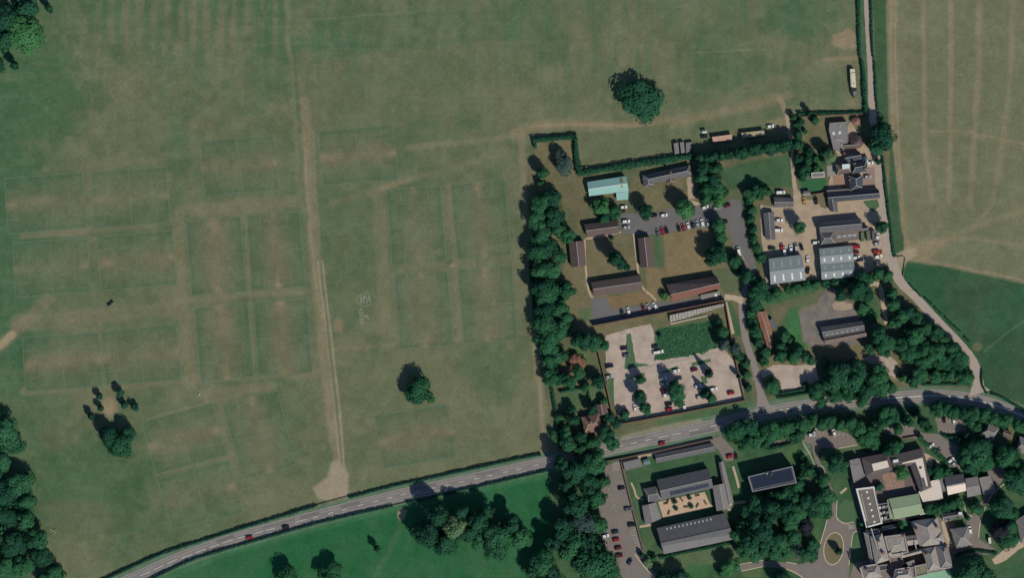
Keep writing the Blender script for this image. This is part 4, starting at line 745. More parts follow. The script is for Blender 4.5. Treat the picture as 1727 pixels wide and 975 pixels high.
# --- modern campus around the mansion
b_ = bld('office_wing', 'long brown flat-roofed wing with white edge and round white domes', 'school', 'B6', [(408, 462), (545, 445), (608, 722), (486, 756)])
b_.flat(b_.pts, 6.5, M_roof['flatbrown'], M_wall['white'], par=.5, pw=.9, wins=2)
DOME = bpy.data.meshes.new('dome'); bm = bmesh.new(); bmesh.ops.create_uvsphere(bm, u_segments=12, v_segments=6, radius=1.0)
bmesh.ops.delete(bm, geom=[v for v in bm.verts if v.co.z < -.05], context='VERTS'); bm.to_mesh(DOME); bm.free(); DOME.materials.append(M_rlight)
for x, y in ((490, 485), (500, 530), (512, 574), (524, 620), (534, 665), (545, 708)):
    p = W(*cr('B6', (x, y))[0]) - b_.o; link('roof_dome', DOME, b_.last, (p.x, p.y, 6.5), (.75, .75, .5))
b_.box('roof_duct', M_ridge, cr('B6', (470, 600))[0], (.5, 16, .4), 6.5, .22); b_.box('roof_duct', M_ridge, cr('B6', (572, 580))[0], (.4, 17, .5), 6.5, .22)
b_ = bld('plant_block', 'dark sunken rooftop plant well beside the domed wing', 'building', 'B6', [(560, 582), (650, 566), (668, 690), (600, 704)]); b_.flat(b_.pts, 5.0, M_dark, M_wall['white'], par=1.0, pw=.5, pm=M_roof['lead'])
for i, (x, y) in enumerate(((585, 605), (615, 600), (640, 595), (590, 650), (618, 640), (645, 640), (600, 685), (630, 680))): b_.box('air_conditioner', (M_trim, M_ridge, M_roof['lead'])[i % 3], cr('B6', (x, y))[0], (1.6, 1.3, 1.2), 5.0, .22)
b_ = bld('sports_hall', 'pale green gabled hall next to the domed wing', 'hall', 'B6', [(655, 538), (880, 498), (912, 650), (700, 692)]); b_.gable(b_.pts, 5.0, 6.6, M_roof['green'], M_wall['render'], ridge=MATS['pale_green_roof'], wins=1)
b_.prism('curved_lobby', [W(*p) - b_.o for p in cr('B6', (655, 540), (672, 580), (682, 640), (700, 690), (672, 690), (650, 640), (640, 580), (645, 545))], 0, 4.4, M_roof['green']); b_.flat(cr('B6', (882, 622), (922, 615), (932, 652), (890, 660)), 4.6, M_roof['pale'], M_wall['white'], par=.2)
b_ = bld('entrance_block', 'grey flat entrance block with a raised box beside the drive tree', 'building', 'B6', [(362, 262), (440, 236), (478, 372), (394, 420)]); b_.flat(b_.pts, 4.0, M_roof['lead'], M_wall['brick'], par=.2, pm=M_roof['lead']); b_.flat(cr('B6', (362, 250), (432, 234), (440, 285), (368, 296)), 5.2, M_roof['grey'], M_wall['brick'], par=.2, pm=M_roof['lead'])
def ring(label, k, outer, inner, ez, iz, name='mansard_block', rm='mans', fm='pale'):
    b_ = bld(name, label, 'school', k, outer); Po = ccw(b_.q(outer and b_.pts)); Pi = ccw(b_.q(cr(k, *inner)))
    b_.walls(Po, ez - .1, M_wall['brick'], 2); n = len(Po)
    j0 = min(range(n), key=lambda j: (Pi[j] - Po[0]).length); Pi = Pi[j0:] + Pi[:j0]
    V = [Vector((p.x, p.y, ez)) for p in Po] + [Vector((p.x, p.y, iz)) for p in Pi] + [Vector((p.x, p.y, ez - .2)) for p in Po]
    mesh_obj('roof_slopes', V, [(i, (i + 1) % n, (i + 1) % n + n, i + n) for i in range(n)] + [(i + 2 * n, (i + 1) % n + 2 * n, (i + 1) % n, i) for i in range(n)], M_roof[rm], b_.e)
    b_.last = b_.prism('flat_roof', Pi, iz - .4, iz + .05, M_roof[fm]); return b_
b_ = ring('hipped slate block with a pale flat roof in its middle', 'B6', [(450, 232), (650, 192), (690, 320), (486, 372)], [(527, 277), (640, 250), (656, 300), (540, 330)], 5.0, 7.4)
b_ = ring('L-shaped slate block with a pale flat roof along its spine', 'B6', [(662, 215), (905, 160), (976, 452), (890, 490), (815, 290), (690, 305)], [(752, 268), (905, 230), (945, 440), (922, 448), (852, 262), (756, 276)], 5.0, 7.2)
b_.box('rooflight', M_dark, cr('B6', (890, 305))[0], (1.2, 1.2, .4), 7.2); b_.box('roof_well', M_roof['slate'], cr('B6', (912, 420))[0], (2.2, 6, .12), 7.2, .25); b_.box('roof_plant', M_rlight, cr('B6', (705, 255))[0], (3, 1.6, 1.4), 5.6, .2)
b_ = bld('canopy_block', 'pale pinkish flat-roofed link between green hall and slate gable', 'building', 'B6', [(880, 488), (975, 405), (1040, 388), (1062, 540), (912, 562)]); b_.flat(b_.pts, 3.6, M_roof['pale'], M_wall['white'], par=.12)
b_ = simple('slate gable block whose lower slope is nearly white', 'B8', [(856, 122), (1018, 95), (1040, 240), (888, 276)], roof='slate', ez=4.6, rz=7.2, name='dining_block', cat='school', wins=1)
Pm = b_.q(cr('B8', (874, 206), (1032, 176), (1042, 240), (888, 277))); V = [Vector((p.x, p.y, z)) for p, z in zip(Pm, (7.0, 7.0, 4.75, 4.75))]; V += [v - Vector((0, 0, .08)) for v in V]
mesh_obj('white_roof_slope', V, [(0, 3, 2, 1), (4, 5, 6, 7), (0, 1, 5, 4), (1, 2, 6, 5), (2, 3, 7, 6), (3, 0, 4, 7)], M_roof['pale'], b_.e)
b_.flat(cr('B8', (820, 140), (856, 132), (880, 240), (845, 250)), 4.0, M_roof['lead'], M_wall['brick'], par=.2, pm=M_roof['lead'])
simple('light grey gabled block right of the white-sloped gable', 'B8', [(1035, 137), (1140, 120), (1170, 270), (1052, 296)], roof='lead', ez=3.8, rz=5.2, name='dining_block', cat='school')
b_ = bld('garage', 'light grey flat garage roof beside the kitchen drive', 'garage', 'B8', [(1150, 132), (1246, 112), (1302, 258), (1190, 280)]); b_.mono(b_.pts, 3.4, 2.8, M_roof['lead'], M_wall['brick'])
# --- the mansion and its ranges
def hipb(label, k, pts, ez, rz, rm='warm', axis='h', hip=.3, name='mansion_wing', extra=None, wins=2):
    b_ = bld(name, label, 'mansion', k, pts, 'mansion ranges'); b_.gable(b_.pts, ez, rz, M_roof[rm], M_wall['stone'], axis=axis, hip=hip, wins=wins)
    return b_
b_ = hipb('broad cross-hipped pale brown range of the mansion, below the green hall', 'B8', [(575, 496), (798, 464), (852, 690), (650, 712)], 7, 11, axis='v', hip=.3)
b_.gable(cr('B8', (700, 600), (840, 585), (862, 668), (730, 700)), 6.9, 9.6, M_roof['warm'], M_wall['stone'], hip=.35, walls=False)
b_ = hipb('low slate service range with plant at its end', 'B8', [(826, 432), (1008, 408), (1020, 460), (850, 500)], 4, 5.6, 'slate', hip=.05); b_.box('roof_plant', M_rlight, cr('B8', (990, 430))[0], (2, 1.5, 1.5), 4.6)
hipb('detached pyramid-roofed pavilion beside the white estate car', 'B8', [(906, 562), (1058, 540), (1090, 700), (958, 730)], 4.5, 7.5, 'lead', hip=.42, name='pavilion')
b_ = hipb('long western range of the mansion with a pale parapet', 'B8', [(228, 622), (330, 600), (390, 820), (270, 858)], 9, 11.5, axis='v', hip=.2)
b_.gable(cr('B8', (175, 590), (240, 590), (275, 850), (235, 862)), 7, 7.8, M_roof['lead'], M_wall['stone'], axis='v', hip=.1)
b_ = bld('mansion_wing', 'central mansion range with pale parapet round a flat tan roof', 'mansion', 'B8', [(345, 622), (520, 598), (552, 758), (388, 784)], 'mansion ranges'); b_.flat(b_.pts, 9, cmat('tan_lead_roof', (130, 116, 104), var=.15, scale=.6), M_wall['stone'], par=.5, pw=.7, pm=cmat('pale_stone', (150, 142, 134), var=.1), wins=2)
b_.gable(cr('B8', (372, 640), (505, 622), (528, 742), (402, 762)), 9.05, 9.9, M_roof['warm'], M_wall['stone'], hip=.3, walls=False)
b_ = hipb('small buff roofed link in the middle of the mansion', 'B8', [(526, 622), (612, 610), (642, 690), (548, 702)], 6, 8, hip=0)
b_ = hipb('narrow buff range just below the small buff link', 'B8', [(492, 768), (660, 724), (668, 762), (500, 806)], 6.5, 8, hip=.05)
b_ = hipb('western half of the twin-hipped eastern mansion range', 'B8', [(662, 726), (778, 706), (822, 892), (722, 912)], 8, 11.2, axis='v', hip=.3)
b_ = hipb('eastern half of the twin-hipped eastern mansion range', 'B8', [(780, 704), (882, 688), (924, 878), (826, 892)], 8, 11.2, 'lead', axis='v', hip=.3)
b_ = hipb('hipped mansion corner tower at the south-west', 'B8', [(150, 882), (288, 858), (330, 962), (182, 985)], 10, 12.5, hip=.35)
b_ = hipb('southern mansion range with three small rooflights', 'B8', [(430, 908), (562, 880), (596, 990), (420, 1000)], 9, 11.5, hip=.25)
for x in (465, 475, 490): b_.box('rooflight', M_rlight, cr('B8', (x, 922))[0], (.6, .6, .3), 10.6)
b_ = bld('mansion_wing', 'mossy flat-roofed block at the foot of the mansion', 'mansion', 'B8', [(600, 872), (700, 850), (722, 940), (612, 966)], 'mansion ranges'); b_.flat(b_.pts, 8, cmat('mossy_lead', (124, 120, 98), var=.25, scale=.7), M_wall['stone'], par=.5, pw=.6, pm=MATS['pale_stone'])
b_ = bld('mansion_wing', 'brown flat-roofed infill behind the western mansion range', 'mansion', 'B8', [(392, 800), (500, 800), (520, 850), (480, 905), (410, 900)], 'mansion ranges'); b_.flat(b_.pts, 5, cmat('pinkbrown_lead', (112, 94, 90), var=.15, scale=.6), M_wall['stone'], par=.3, pm=MATS['pale_stone'])
b_ = bld('mansion_wing', 'narrow lead-roofed corridor between the southern mansion ranges', 'mansion', 'B8', [(520, 850), (600, 820), (612, 868), (585, 880), (560, 870)], 'mansion ranges'); b_.flat(b_.pts, 6.5, M_roof['lead'], M_wall['stone'], par=.3, pm=MATS['pale_stone'])
b_ = bld('mansion_wing', 'blue-grey glazed passage under the domed wing', 'mansion', 'B8', [(328, 540), (450, 520), (465, 575), (340, 600)], 'mansion ranges'); b_.gable(b_.pts, 4.0, 5.2, M_roof['dslate'], M_wall['stone'])
MS = cmat('pale_stone', (150, 142, 134)); M_band = cmat('lead_band', (172, 162, 152), var=.12)
for host, bits in {'long western range of the mansion with a pale parapet': [('roof_band', (262, 640), (.5, 12, .4), 11.0, .3), ('chimney', (300, 660), (1.6, 1.0, 13.5), 0, .25), ('chimney', (335, 760), (1.6, 1.0, 13.5), 0, .25), ('roof_band', (352, 700), (.5, 14, .4), 9.2, .27)],
                   'central mansion range with pale parapet round a flat tan roof': [('roof_band', (450, 770), (9.5, .6, .5), 9.3, .13), ('roof_band', (395, 770), (1.6, 1.6, 1.6), 9.0, .13), ('roof_band', (497, 775), (.8, 2.6, 1.2), 9.0, .13), ('chimney', (510, 615), (1.5, 1.0, 12), 0, .13)],
                   'broad cross-hipped pale brown range of the mansion, below the green hall': [('chimney', (620, 560), (1.5, 1.0, 12.2), 0, .2), ('chimney', (790, 540), (1.5, 1.0, 12), 0, .2), ('roof_band', (610, 690), (.5, 5, .4), 8.0, .2)],
                   'western half of the twin-hipped eastern mansion range': [('chimney', (705, 770), (1.5, 1.0, 12.2), 0, .2), ('roof_band', (775, 900), (8, .6, .5), 8.0, .18)], 'eastern half of the twin-hipped eastern mansion range': [('chimney', (860, 720), (1.5, 1.0, 12), 0, .2), ('roof_band', (880, 888), (6, .6, .5), 8.0, .18)],
                   'hipped mansion corner tower at the south-west': [('chimney', (200, 900), (1.4, 1.0, 13.6), 0, .2), ('roof_band', (220, 866), (8.4, .7, .5), 10.1, .17), ('roof_band', (158, 930), (.7, 6.5, .5), 10.1, .3)], 'southern mansion range with three small rooflights': [('chimney', (540, 900), (1.4, 1.0, 12.6), 0, .2), ('roof_band', (500, 892), (8, .6, .5), 9.1, .2)]}.items():
    h0 = LABELS[host]; o0 = h0.location
    for nm, at_, sz, z, rot in bits:
        p = W(*cr('B8', at_)[0]) - o0; box(nm, M_stack if nm == 'chimney' else M_band, h0, (p.x, p.y, z), sz, rot)
for lab, q, z, mm in [('small lead flat between the domed wing and western mansion range', [(190, 575), (300, 560), (318, 595), (215, 615)], 5.5, 'lead'), ('narrow pale flat strip under the central mansion parapet', [(392, 786), (490, 772), (494, 796), (398, 806)], 7.0, 'pale'), ('small grey flat left of the mossy mansion block', [(560, 885), (600, 876), (612, 960), (585, 975)], 7.4, 'lead'), ('glazed blue-grey light well beside the corner tower', [(300, 870), (385, 860), (400, 905), (315, 920)], 3.5, 'dslate')]:
    b_ = bld('mansion_wing', lab, 'mansion', 'B8', q, 'mansion ranges'); b_.flat(b_.pts, z, M_roof[mm], M_wall['stone'], par=.35, pw=.45, pm=MATS['pale_stone'])
# --- houses at the eastern edge
simple('grey hipped house in the trees below the road bend', 'E6', [(1020, 455), (1122, 500), (1060, 632), (920, 572)], roof='lead', ez=3.4, rz=6.0, name='house', cat='house', hip=.25)
simple('small brown gabled outhouse beside the grey hipped house', 'E6', [(1168, 512), (1250, 542), (1232, 622), (1160, 585)], roof='brown', ez=2.6, rz=4.0, name='outhouse', cat='shed')
simple('dark roofed house cut by the right edge above the lawn', 'P', [(1719, 736), (1745, 745), (1740, 772), (1712, 760)], roof='lead', ez=3.4, rz=6, name='house', cat='house', hip=.2)
simple('grey hipped lodge cut by the right edge near the river path', 'P', [(1712, 878), (1742, 858), (1762, 905), (1722, 918)], roof='lead', ez=4, rz=6.5, name='lodge', cat='house', hip=.35)
# --- sheds and boxes by the field hedge
for lab, p, r, hh in [('pale grey steel container, leftmost of three by the hedge', [(1136, 242), (1143.5, 240), (1145.5, 258.5), (1138, 260)], 'lead', 2.5), ('pale grey steel container, middle of three by the hedge', [(1146.5, 240), (1153, 239), (1155, 257), (1148.5, 258.5)], 'lead', 2.5), ('pale grey open trailer, rightmost of three by the hedge', [(1156.5, 241), (1168, 239), (1165, 254), (1157, 258.5)], 'grey', 2.2),
                      ('green shipping container nearest the slate barn', [(1451, 392), (1456.5, 391), (1458, 406.5), (1452, 407.5)], 'cg', 2.6), ('green shipping container between green and grey ones', [(1460.5, 390), (1466.5, 389), (1468, 405.5), (1462, 406.5)], 'cg', 2.6), ('grey shipping container nearest the farm lane', [(1469.5, 390), (1475, 389), (1476.5, 405.5), (1471, 406)], 'slate', 2.6)]:
    m = cmat('container_green', (92, 104, 82), var=.1) if r == 'cg' else M_roof[r]
    b_ = Bld('container', lab, 'container', cen(p), 'storage containers'); Q = b_.q(p); b_.prism('body', Q, .15, hh, m); Pc = ccw(Q)
    for i in range(5):
        a, c = m1(p[0], p[3], .1 + .2 * i), m1(p[1], p[2], .1 + .2 * i); md = h_(a, c); b_.box('roof_rib', m, md, (abs(c[0] - a[0]) * S * .94, .25, .06), hh, math.atan2(-(c[1] - a[1]), c[0] - a[0]))
    b_.prism('door', [Q[3] * .98, Q[2] * .98, Q[2] * 1.015, Q[3] * 1.015], .25, hh - .1, m)
for lab, p, r in [('pink-roofed field shed in the tall hedge shadow', cr('A2', (400, 226), (550, 206), (552, 246), (410, 262)), 'pink'), ('beige-roofed field shed in the tall hedge shadow', cr('A2', (618, 196), (790, 176), (796, 210), (630, 236)), 'beige')]:
    b_ = Bld('field_shed', lab, 'shed', cen(p)); b_.mono(p, 3.0, 2.5, M_roof[r], M_wall['timber'])
b_ = Bld('field_cabin', 'small white cabin at the head of the hedge shadow', 'cabin', cr('A2', (345, 186))[0]); p = cr('A2', (328, 178), (362, 174), (364, 194), (330, 198)); b_.gable(p, 2.2, 2.6, cmat('white_roof', (205, 203, 198)), M_wall['white'])
b_ = Bld('lorry_box', 'pale box body standing by the purple tree', 'shed', cr('B8', (1240, 660))[0]); p = cr('B8', (1230, 638), (1250, 634), (1256, 684), (1236, 688)); b_.flat(p, 2.6, M_roof['pale'], M_wall['white'], par=.05)
# garden walls
def wall(label, pts, h=2.6, t=.4, m='brick', name='garden_wall'):
    e = empty(name, *pts[0]); tag(e, label, 'wall'); o0 = e.location
    for i in range(len(pts) - 1):
        a, c = W(*pts[i]) - o0, W(*pts[i + 1]) - o0; d = c - a; L = d.length; md = (a + c) / 2; ang = math.atan2(d.y, d.x)
        box('wall_run', M_wall[m], e, (md.x, md.y, 0), (L + (t * .9 if i % 2 else -.02), t, h - (.004 * i)), ang); box('coping', cmat('coping_brick', (112, 88, 76)), e, (md.x, md.y, h - (.004 * i)), (L + .02, t + .12, .1 + .003 * i), ang)
wall('tall brick garden wall shading the tarmac strip', [(1000, 550), (1110, 529), (1222, 507)], 3.6)
wall('brick wall between gravel car park and road verge', [(1046, 716), (1150, 697), (1256, 676)], 2.6); wall('brick wall on the lane side of the gravel car park', [(1223, 508), (1232, 560), (1240, 606), (1256, 675)], 2.2)
wall('brick wall on the garden side of the gravel car park', [(1008, 590), (1020, 640), (1031, 690), (1045, 715)], 2.0); wall('low wall along the staff car park edge', cr('B4', (155, 165), (215, 410), (285, 690), (315, 795)), 1.6)
wall('roadside wall above the long store range', cr('B4', (30, 165), (400, 95), (800, 5)), 1.8); wall('wall along the top edge of the farm garden', [(1352, 197), (1400, 194), (1456, 192)], 2.0); wall('wall between lawn and farm yard', cr('A3', (205, 660), (330, 640)), 1.6)
wall('wall beside the upper car park', cr('B3', (250, 652), (400, 625)), 1.2)

# ------------------------------------------------------------------ vegetation
def leafmat(name, rgb, dark, var=.35):
    m = bpy.data.materials.new(name); m.use_nodes = True; nt = m.node_tree; n = nt.nodes; l = nt.links; bs = n['Principled BSDF']
    bs.inputs['Roughness'].default_value = .85; bs.inputs['Specular IOR Level'].default_value = .06
    at_ = n.new('ShaderNodeAttribute'); at_.attribute_name = 'leaf'; oi = n.new('ShaderNodeObjectInfo')
    ad = n.new('ShaderNodeMath'); ad.operation = 'MULTIPLY_ADD'; ad.inputs[1].default_value = .5; l.new(oi.outputs['Random'], ad.inputs[0])
    ml = n.new('ShaderNodeMath'); ml.operation = 'MULTIPLY'; ml.inputs[1].default_value = .5; l.new(at_.outputs['Fac'], ml.inputs[0]); l.new(ml.outputs[0], ad.inputs[2])
    mx = n.new('ShaderNodeMix'); mx.data_type = 'RGBA'; mx.inputs['A'].default_value = (*dark, 1); mx.inputs['B'].default_value = (*rgb, 1)
    l.new(ad.outputs[0], mx.inputs['Factor']); l.new(mx.outputs['Result'], bs.inputs['Base Color']); return m
LEAF = {'g': leafmat('leaf_green', (.040, .135, .056), (.014, .062, .032)), 'd': leafmat('leaf_dark', (.026, .094, .048), (.010, .046, .028)), 'b': leafmat('leaf_bright', (.058, .170, .060), (.034, .110, .040)),
        'p': leafmat('leaf_pale', (.130, .205, .095), (.070, .130, .062)), 'u': leafmat('leaf_purple', (.036, .036, .042), (.018, .022, .028)), 'w': leafmat('leaf_brown', (.260, .130, .085), (.120, .075, .050)),
        'y': leafmat('leaf_bluegrey', (.075, .115, .095), (.034, .064, .056)), 'c': leafmat('leaf_conifer', (.024, .088, .050), (.012, .046, .032))}
def leaf_mesh(name, C, N, size, val):
    """quads centred at C facing N (with random turn)"""
    k = len(C); r = RNG.normal(size=(k, 3)); t = np.cross(N, r); t /= np.linalg.norm(t, axis=1, keepdims=True) + 1e-9; u = np.cross(N, t)
    sz = size[:, None] if hasattr(size, 'shape') else size
    asp = (.6 + .5 * RNG.random(k))[:, None]
    V = np.stack([C - t * sz - u * sz * asp * .3, C - u * sz * asp, C + t * sz + u * sz * asp * .2, C + u * sz * asp], 1).reshape(-1, 3)
    me = bpy.data.meshes.new(name); me.vertices.add(4 * k); me.vertices.foreach_set('co', V.astype(np.float32).ravel())
    me.loops.add(4 * k); me.loops.foreach_set('vertex_index', np.arange(4 * k, dtype=np.int32)); me.polygons.add(k); me.polygons.foreach_set('loop_start', np.arange(0, 4 * k, 4, dtype=np.int32)); me.polygons.foreach_set('loop_total', np.full(k, 4, np.int32)); me.update()
    a = me.attributes.new('leaf', 'FLOAT', 'POINT'); a.data.foreach_set('value', np.repeat(val, 4).astype(np.float32)); return me
def unit(v): return v / (np.linalg.norm(v, axis=1, keepdims=True) + 1e-9)
def crown_mesh(i, nlobe=26, k=3200, kind='broad'):
    if kind == 'broad':                                   # unit crown: lobes scattered over a dome, leaves over each lobe
        d = unit(RNG.normal(size=(nlobe, 3))); d[:, 2] = np.abs(d[:, 2]) * 1.3 - .55; rad = .45 + .28 * RNG.random(nlobe)
        cen_ = unit(d) * rad[:, None]; lr = .23 + .19 * RNG.random(nlobe)
        cen_ = np.vstack([cen_, RNG.normal(size=(5, 3)) * .16]); lr = np.append(lr, [.42] * 5)
        which = RNG.choice(len(lr), size=k, p=lr ** 2 / (lr ** 2).sum()); n_ = unit(RNG.normal(size=(k, 3)) + np.array([0, 0, .35]))
        C = cen_[which] + n_ * (lr[which] * (.70 + .36 * RNG.random(k)))[:, None]
        lobev = RNG.random(len(lr)); val = np.clip(.7 * lobev[which] + .3 * RNG.random(k), 0, 1)
        N = unit(n_ + .7 * unit(C) + RNG.normal(size=(k, 3)) * .20); size = .045 + .045 * RNG.random(k)
    else:
        z = RNG.random(k) ** 1.3 * 2 - 1; a = RNG.random(k) * 2 * math.pi; tier = .75 + .25 * np.abs(np.sin((z + 1) * 9 + np.sin(a * 3)))
        rr = (1 - (z + 1) / 2) * .9 * tier * (.75 + .3 * RNG.random(k)) + .06; C = np.stack([rr * np.cos(a), rr * np.sin(a), z], 1)
        N = unit(np.stack([np.cos(a), np.sin(a), .5 + 0 * a], 1) + RNG.normal(size=(k, 3)) * .5); val = RNG.random(k); size = .06 + .06 * RNG.random(k)
    return leaf_mesh('crown', C, N, size, val)
BASE = {('broad', i): crown_mesh(i, nlobe=12 + 3 * i) for i in range(7)}
BASE.update({('con', i): crown_mesh(i, k=1400, kind='con') for i in range(3)})
CROWNS = {}
def crown_data(kind, i, lf):
    if (kind, i, lf) not in CROWNS:
        m = BASE[(kind, i)].copy(); m.materials.append(LEAF[lf]); CROWNS[(kind, i, lf)] = m
    return CROWNS[(kind, i, lf)]
M_bark = mat('bark', (.06, .045, .035), var=.2, scale=3)
def trunk_mesh():
    V = []; F = []
    def tube(a, b2, r0, r1, n=7):
        a = Vector(a); b2 = Vector(b2); d = (b2 - a).normalized(); x = d.orthogonal().normalized(); y = d.cross(x); k = len(V)
        for p, r in ((a, r0), (b2, r1)):
            for j in range(n): t = 2 * math.pi * j / n; V.append(p + (x * math.cos(t) + y * math.sin(t)) * r)
        for j in range(n): F.append((k + j, k + (j + 1) % n, k + n + (j + 1) % n, k + n + j))
    tube((0, 0, -.02), (0, 0, .12), .034, .024); tube((0, 0, .12), (.01, 0, .42), .024, .018); tube((.01, 0, .42), (0, .02, .85), .018, .006)
    for j in range(6):
        t = j * 1.05 + .3; z = .28 + .06 * j; tube((.005, 0, z), (.20 * math.cos(t), .20 * math.sin(t), z + .24), .012, .004, 5)
    me = bpy.data.meshes.new('trunk'); me.from_pydata([tuple(v) for v in V], [], F); me.materials.append(M_bark); me.update(); return me
TRUNK = trunk_mesh()
KIND = {'g': 'leafy green tree', 'd': 'dark green tree', 'b': 'bright green tree', 'p': 'pale green tree', 'u': 'purple-leaved tree', 'w': 'brown-leaved tree', 'y': 'grey-leaved tree', 'c': 'dark conifer'}
NT = [0]
def tree(x, y, r, H=None, lf='g', label=None, group=None, name=None, cat='tree', flat=False):
    kind = 'con' if lf == 'c' else 'broad'; R = r * S * 1.12 * (random.uniform(.86, 1.16) if group else 1)
    if H is None: H = 4.6 + .42 * r
    if H > 9: H = 9 + (H - 9) * .80
    if group: H *= random.uniform(.86, 1.12)
    e = empty(name or ('conifer' if lf == 'c' else 'tree'), x, y, 0, random.uniform(0, 6.28)); tag(e, label, cat, group)
    nv = 3 if kind == 'con' else 7; i = random.randrange(nv)
    top = H; bot = .06 * H if kind == 'con' else min(.10 * H, 1.2)
    if cat == 'shrub': bot = 0
    hz = (top - bot) / 2; link('crown', crown_data(kind, i, lf), e, (0, 0, bot + hz), (R * random.uniform(.94, 1.1), R * random.uniform(.94, 1.1), hz * (1 if kind == 'con' else 1.12)))
    link('trunk', TRUNK, e, (0, 0, 0), (H * .9, H * .9, H * .8)); NT[0] += 1
    return e
def trees(where, lst, axis='y', group=None, cat='tree', noun=None, lf0='g'):
    """trees of one place, told apart by their order along the picture"""
    items = []
    for t in lst:
        x, y, r = t[:3]; H = None; lf = lf0
        for q in t[3:]:
            if isinstance(q, str): lf = q
            else: H = q
        items.append((x, y, r, H, lf))
    items.sort(key=lambda t: t[1] if axis == 'y' else t[0]); from_ = 'the top' if axis == 'y' else 'the left'
    rows = []; cnt = {}; tot = {}
    for x, y, r, H, lf in items:                       # low or small growth counts as shrub
        c = 'shrub' if cat == 'shrub' or (not (noun and 'tree' in noun) and lf != 'c' and (r < 10.5 and (H is None or H < 9) or (H is not None and H < 6.2))) else cat
        nn_ = noun or (KIND[lf].replace('tree', 'shrub') if c == 'shrub' else KIND[lf]); rows.append((x, y, r, H, lf, c, nn_)); tot[nn_] = tot.get(nn_, 0) + 1
    for x, y, r, H, lf, c, nn_ in rows:
        cnt[nn_] = cnt.get(nn_, 0) + 1
        lab = nn_ + ' ' + where if tot[nn_] == 1 else ordinal(cnt[nn_]) + ' ' + nn_ + ' from ' + from_ + ' ' + where
        tree(x, y, r, (5.5 if r > 6 else 4.5) if (c == 'shrub' and H is None) else H, lf, lab, group, name=('shrub' if c == 'shrub' else None), cat=c)
trees('standing alone above the campus hedge', [(1084, 168, 37, 12, 'd')]); trees('standing alone in the middle of the playing field', [(707, 657, 23, 13)]); trees('tucked against the lone field tree', [(727, 674, 8, 6, 'b')])
trees('in the small cluster on the playing field', [(169, 669, 6.5, 6.4), (170, 689, 6.5, 6.4), (155, 702, 6.5, 6.3), (203, 663, 9, 7), (210, 683, 7.5, 6.4), (228, 687, 7, 6.4)], 'x', 'small field cluster', lf0='d', noun='small dark tree'); trees('of the clump below the small field cluster', [(202, 750, 23, 13), (217, 732, 15, 11, 'd'), (184, 734, 17, 13, 'd')], 'x')
trees('in the wood at the lower left corner', [(12, 728, 22), (20, 752, 20), (4, 778, 20), (38, 812, 22), (12, 832, 24, 'd'), (46, 848, 17), (10, 868, 22, 'd'), (42, 880, 22), (64, 908, 20), (25, 918, 24, 'd'), (72, 938, 22, 'd'), (40, 956, 22), (96, 968, 18), (10, 962, 22), (78, 978, 16), (-12, 800, 22, 'd'), (-14, 900, 24), (4, 704, 14, 'd')], 'y', 'wood at the lower left')
trees('at the upper left corner', [(45, 4, 26, 'd', 16), (83, 14, 9, 'd', 8), (42, 58, 33, 'b', 13), (8, 30, 22, 'd', 15), (6, 70, 18, 12), (26, 112, 9, 'd', 12), (-4, 110, 14, 'd', 14)], 'y', 'trees at the upper left')
trees('in the pasture clump below the main road', [(722, 902, 26, 20, 'd'), (755, 916, 26, 16), (768, 892, 21, 15, 'p'), (838, 900, 28, 20), (836, 925, 22, 15), (806, 880, 20, 19, 'd'), (880, 908, 18, 14), (862, 882, 20, 19, 'd'), (738, 868, 18, 21, 'd'), (782, 868, 16, 17, 'd'), (790, 900, 18, 17, 'd'), (812, 912, 18, 15), (703, 895, 14, 15, 'd'), (822, 862, 15, 17, 'd')], 'x', 'pasture clump')
trees('alone on the lower pasture', [(636, 926, 6, 9, 'd')]); trees('cut by the bottom edge of the pasture', [(488, 972, 20, 11), (560, 968, 24, 12)], 'x')
trees('beside the staff car park', [(970, 795, 27, 19, 'd'), (998, 785, 22, 17), (946, 781, 17, 19, 'd'), (1008, 843, 20, 13), (970, 850, 25, 19, 'd'), (1006, 884, 20, 13), (948, 890, 24, 20, 'd'), (962, 922, 28, 17), (985, 882, 22, 15, 'y'), (914, 950, 24, 17), (1002, 950, 32, 19), (1026, 965, 20, 14), (925, 975, 22, 16, 'd'), (979, 930, 20, 16, 'd'), (1018, 812, 13, 9), (930, 918, 18, 17, 'd'), (992, 818, 17, 15, 'd'), (950, 815, 16, 17, 'd'), (990, 912, 18, 'd'), (900, 965, 16)], 'y', 'trees beside the staff car park')
trees('in the walled-off corner of the hedge enclosure', [(952, 280, 17, 9, 'y'), (944, 262, 11, 7, 'y'), (915, 291, 11, 11), (911, 308, 7, 6)], 'y')
trees('in the belt along the western field edge', [(912, 347, 19, 13), (930, 340, 17, 'd'), (906, 373, 17), (934, 366, 19, 'd'), (914, 399, 19), (944, 388, 17), (957, 399, 13), (908, 426, 18), (928, 417, 17, 'd'), (942, 432, 15), (910, 456, 17), (928, 457, 17), (908, 486, 18, 'd', 15), (955, 488, 16), (926, 496, 19), (914, 522, 19, 'd'), (938, 516, 17), (950, 532, 15), (918, 546, 19), (944, 556, 19), (924, 576, 19), (936, 598, 15), (926, 332, 12, 'd')], 'y', 'western tree belt')
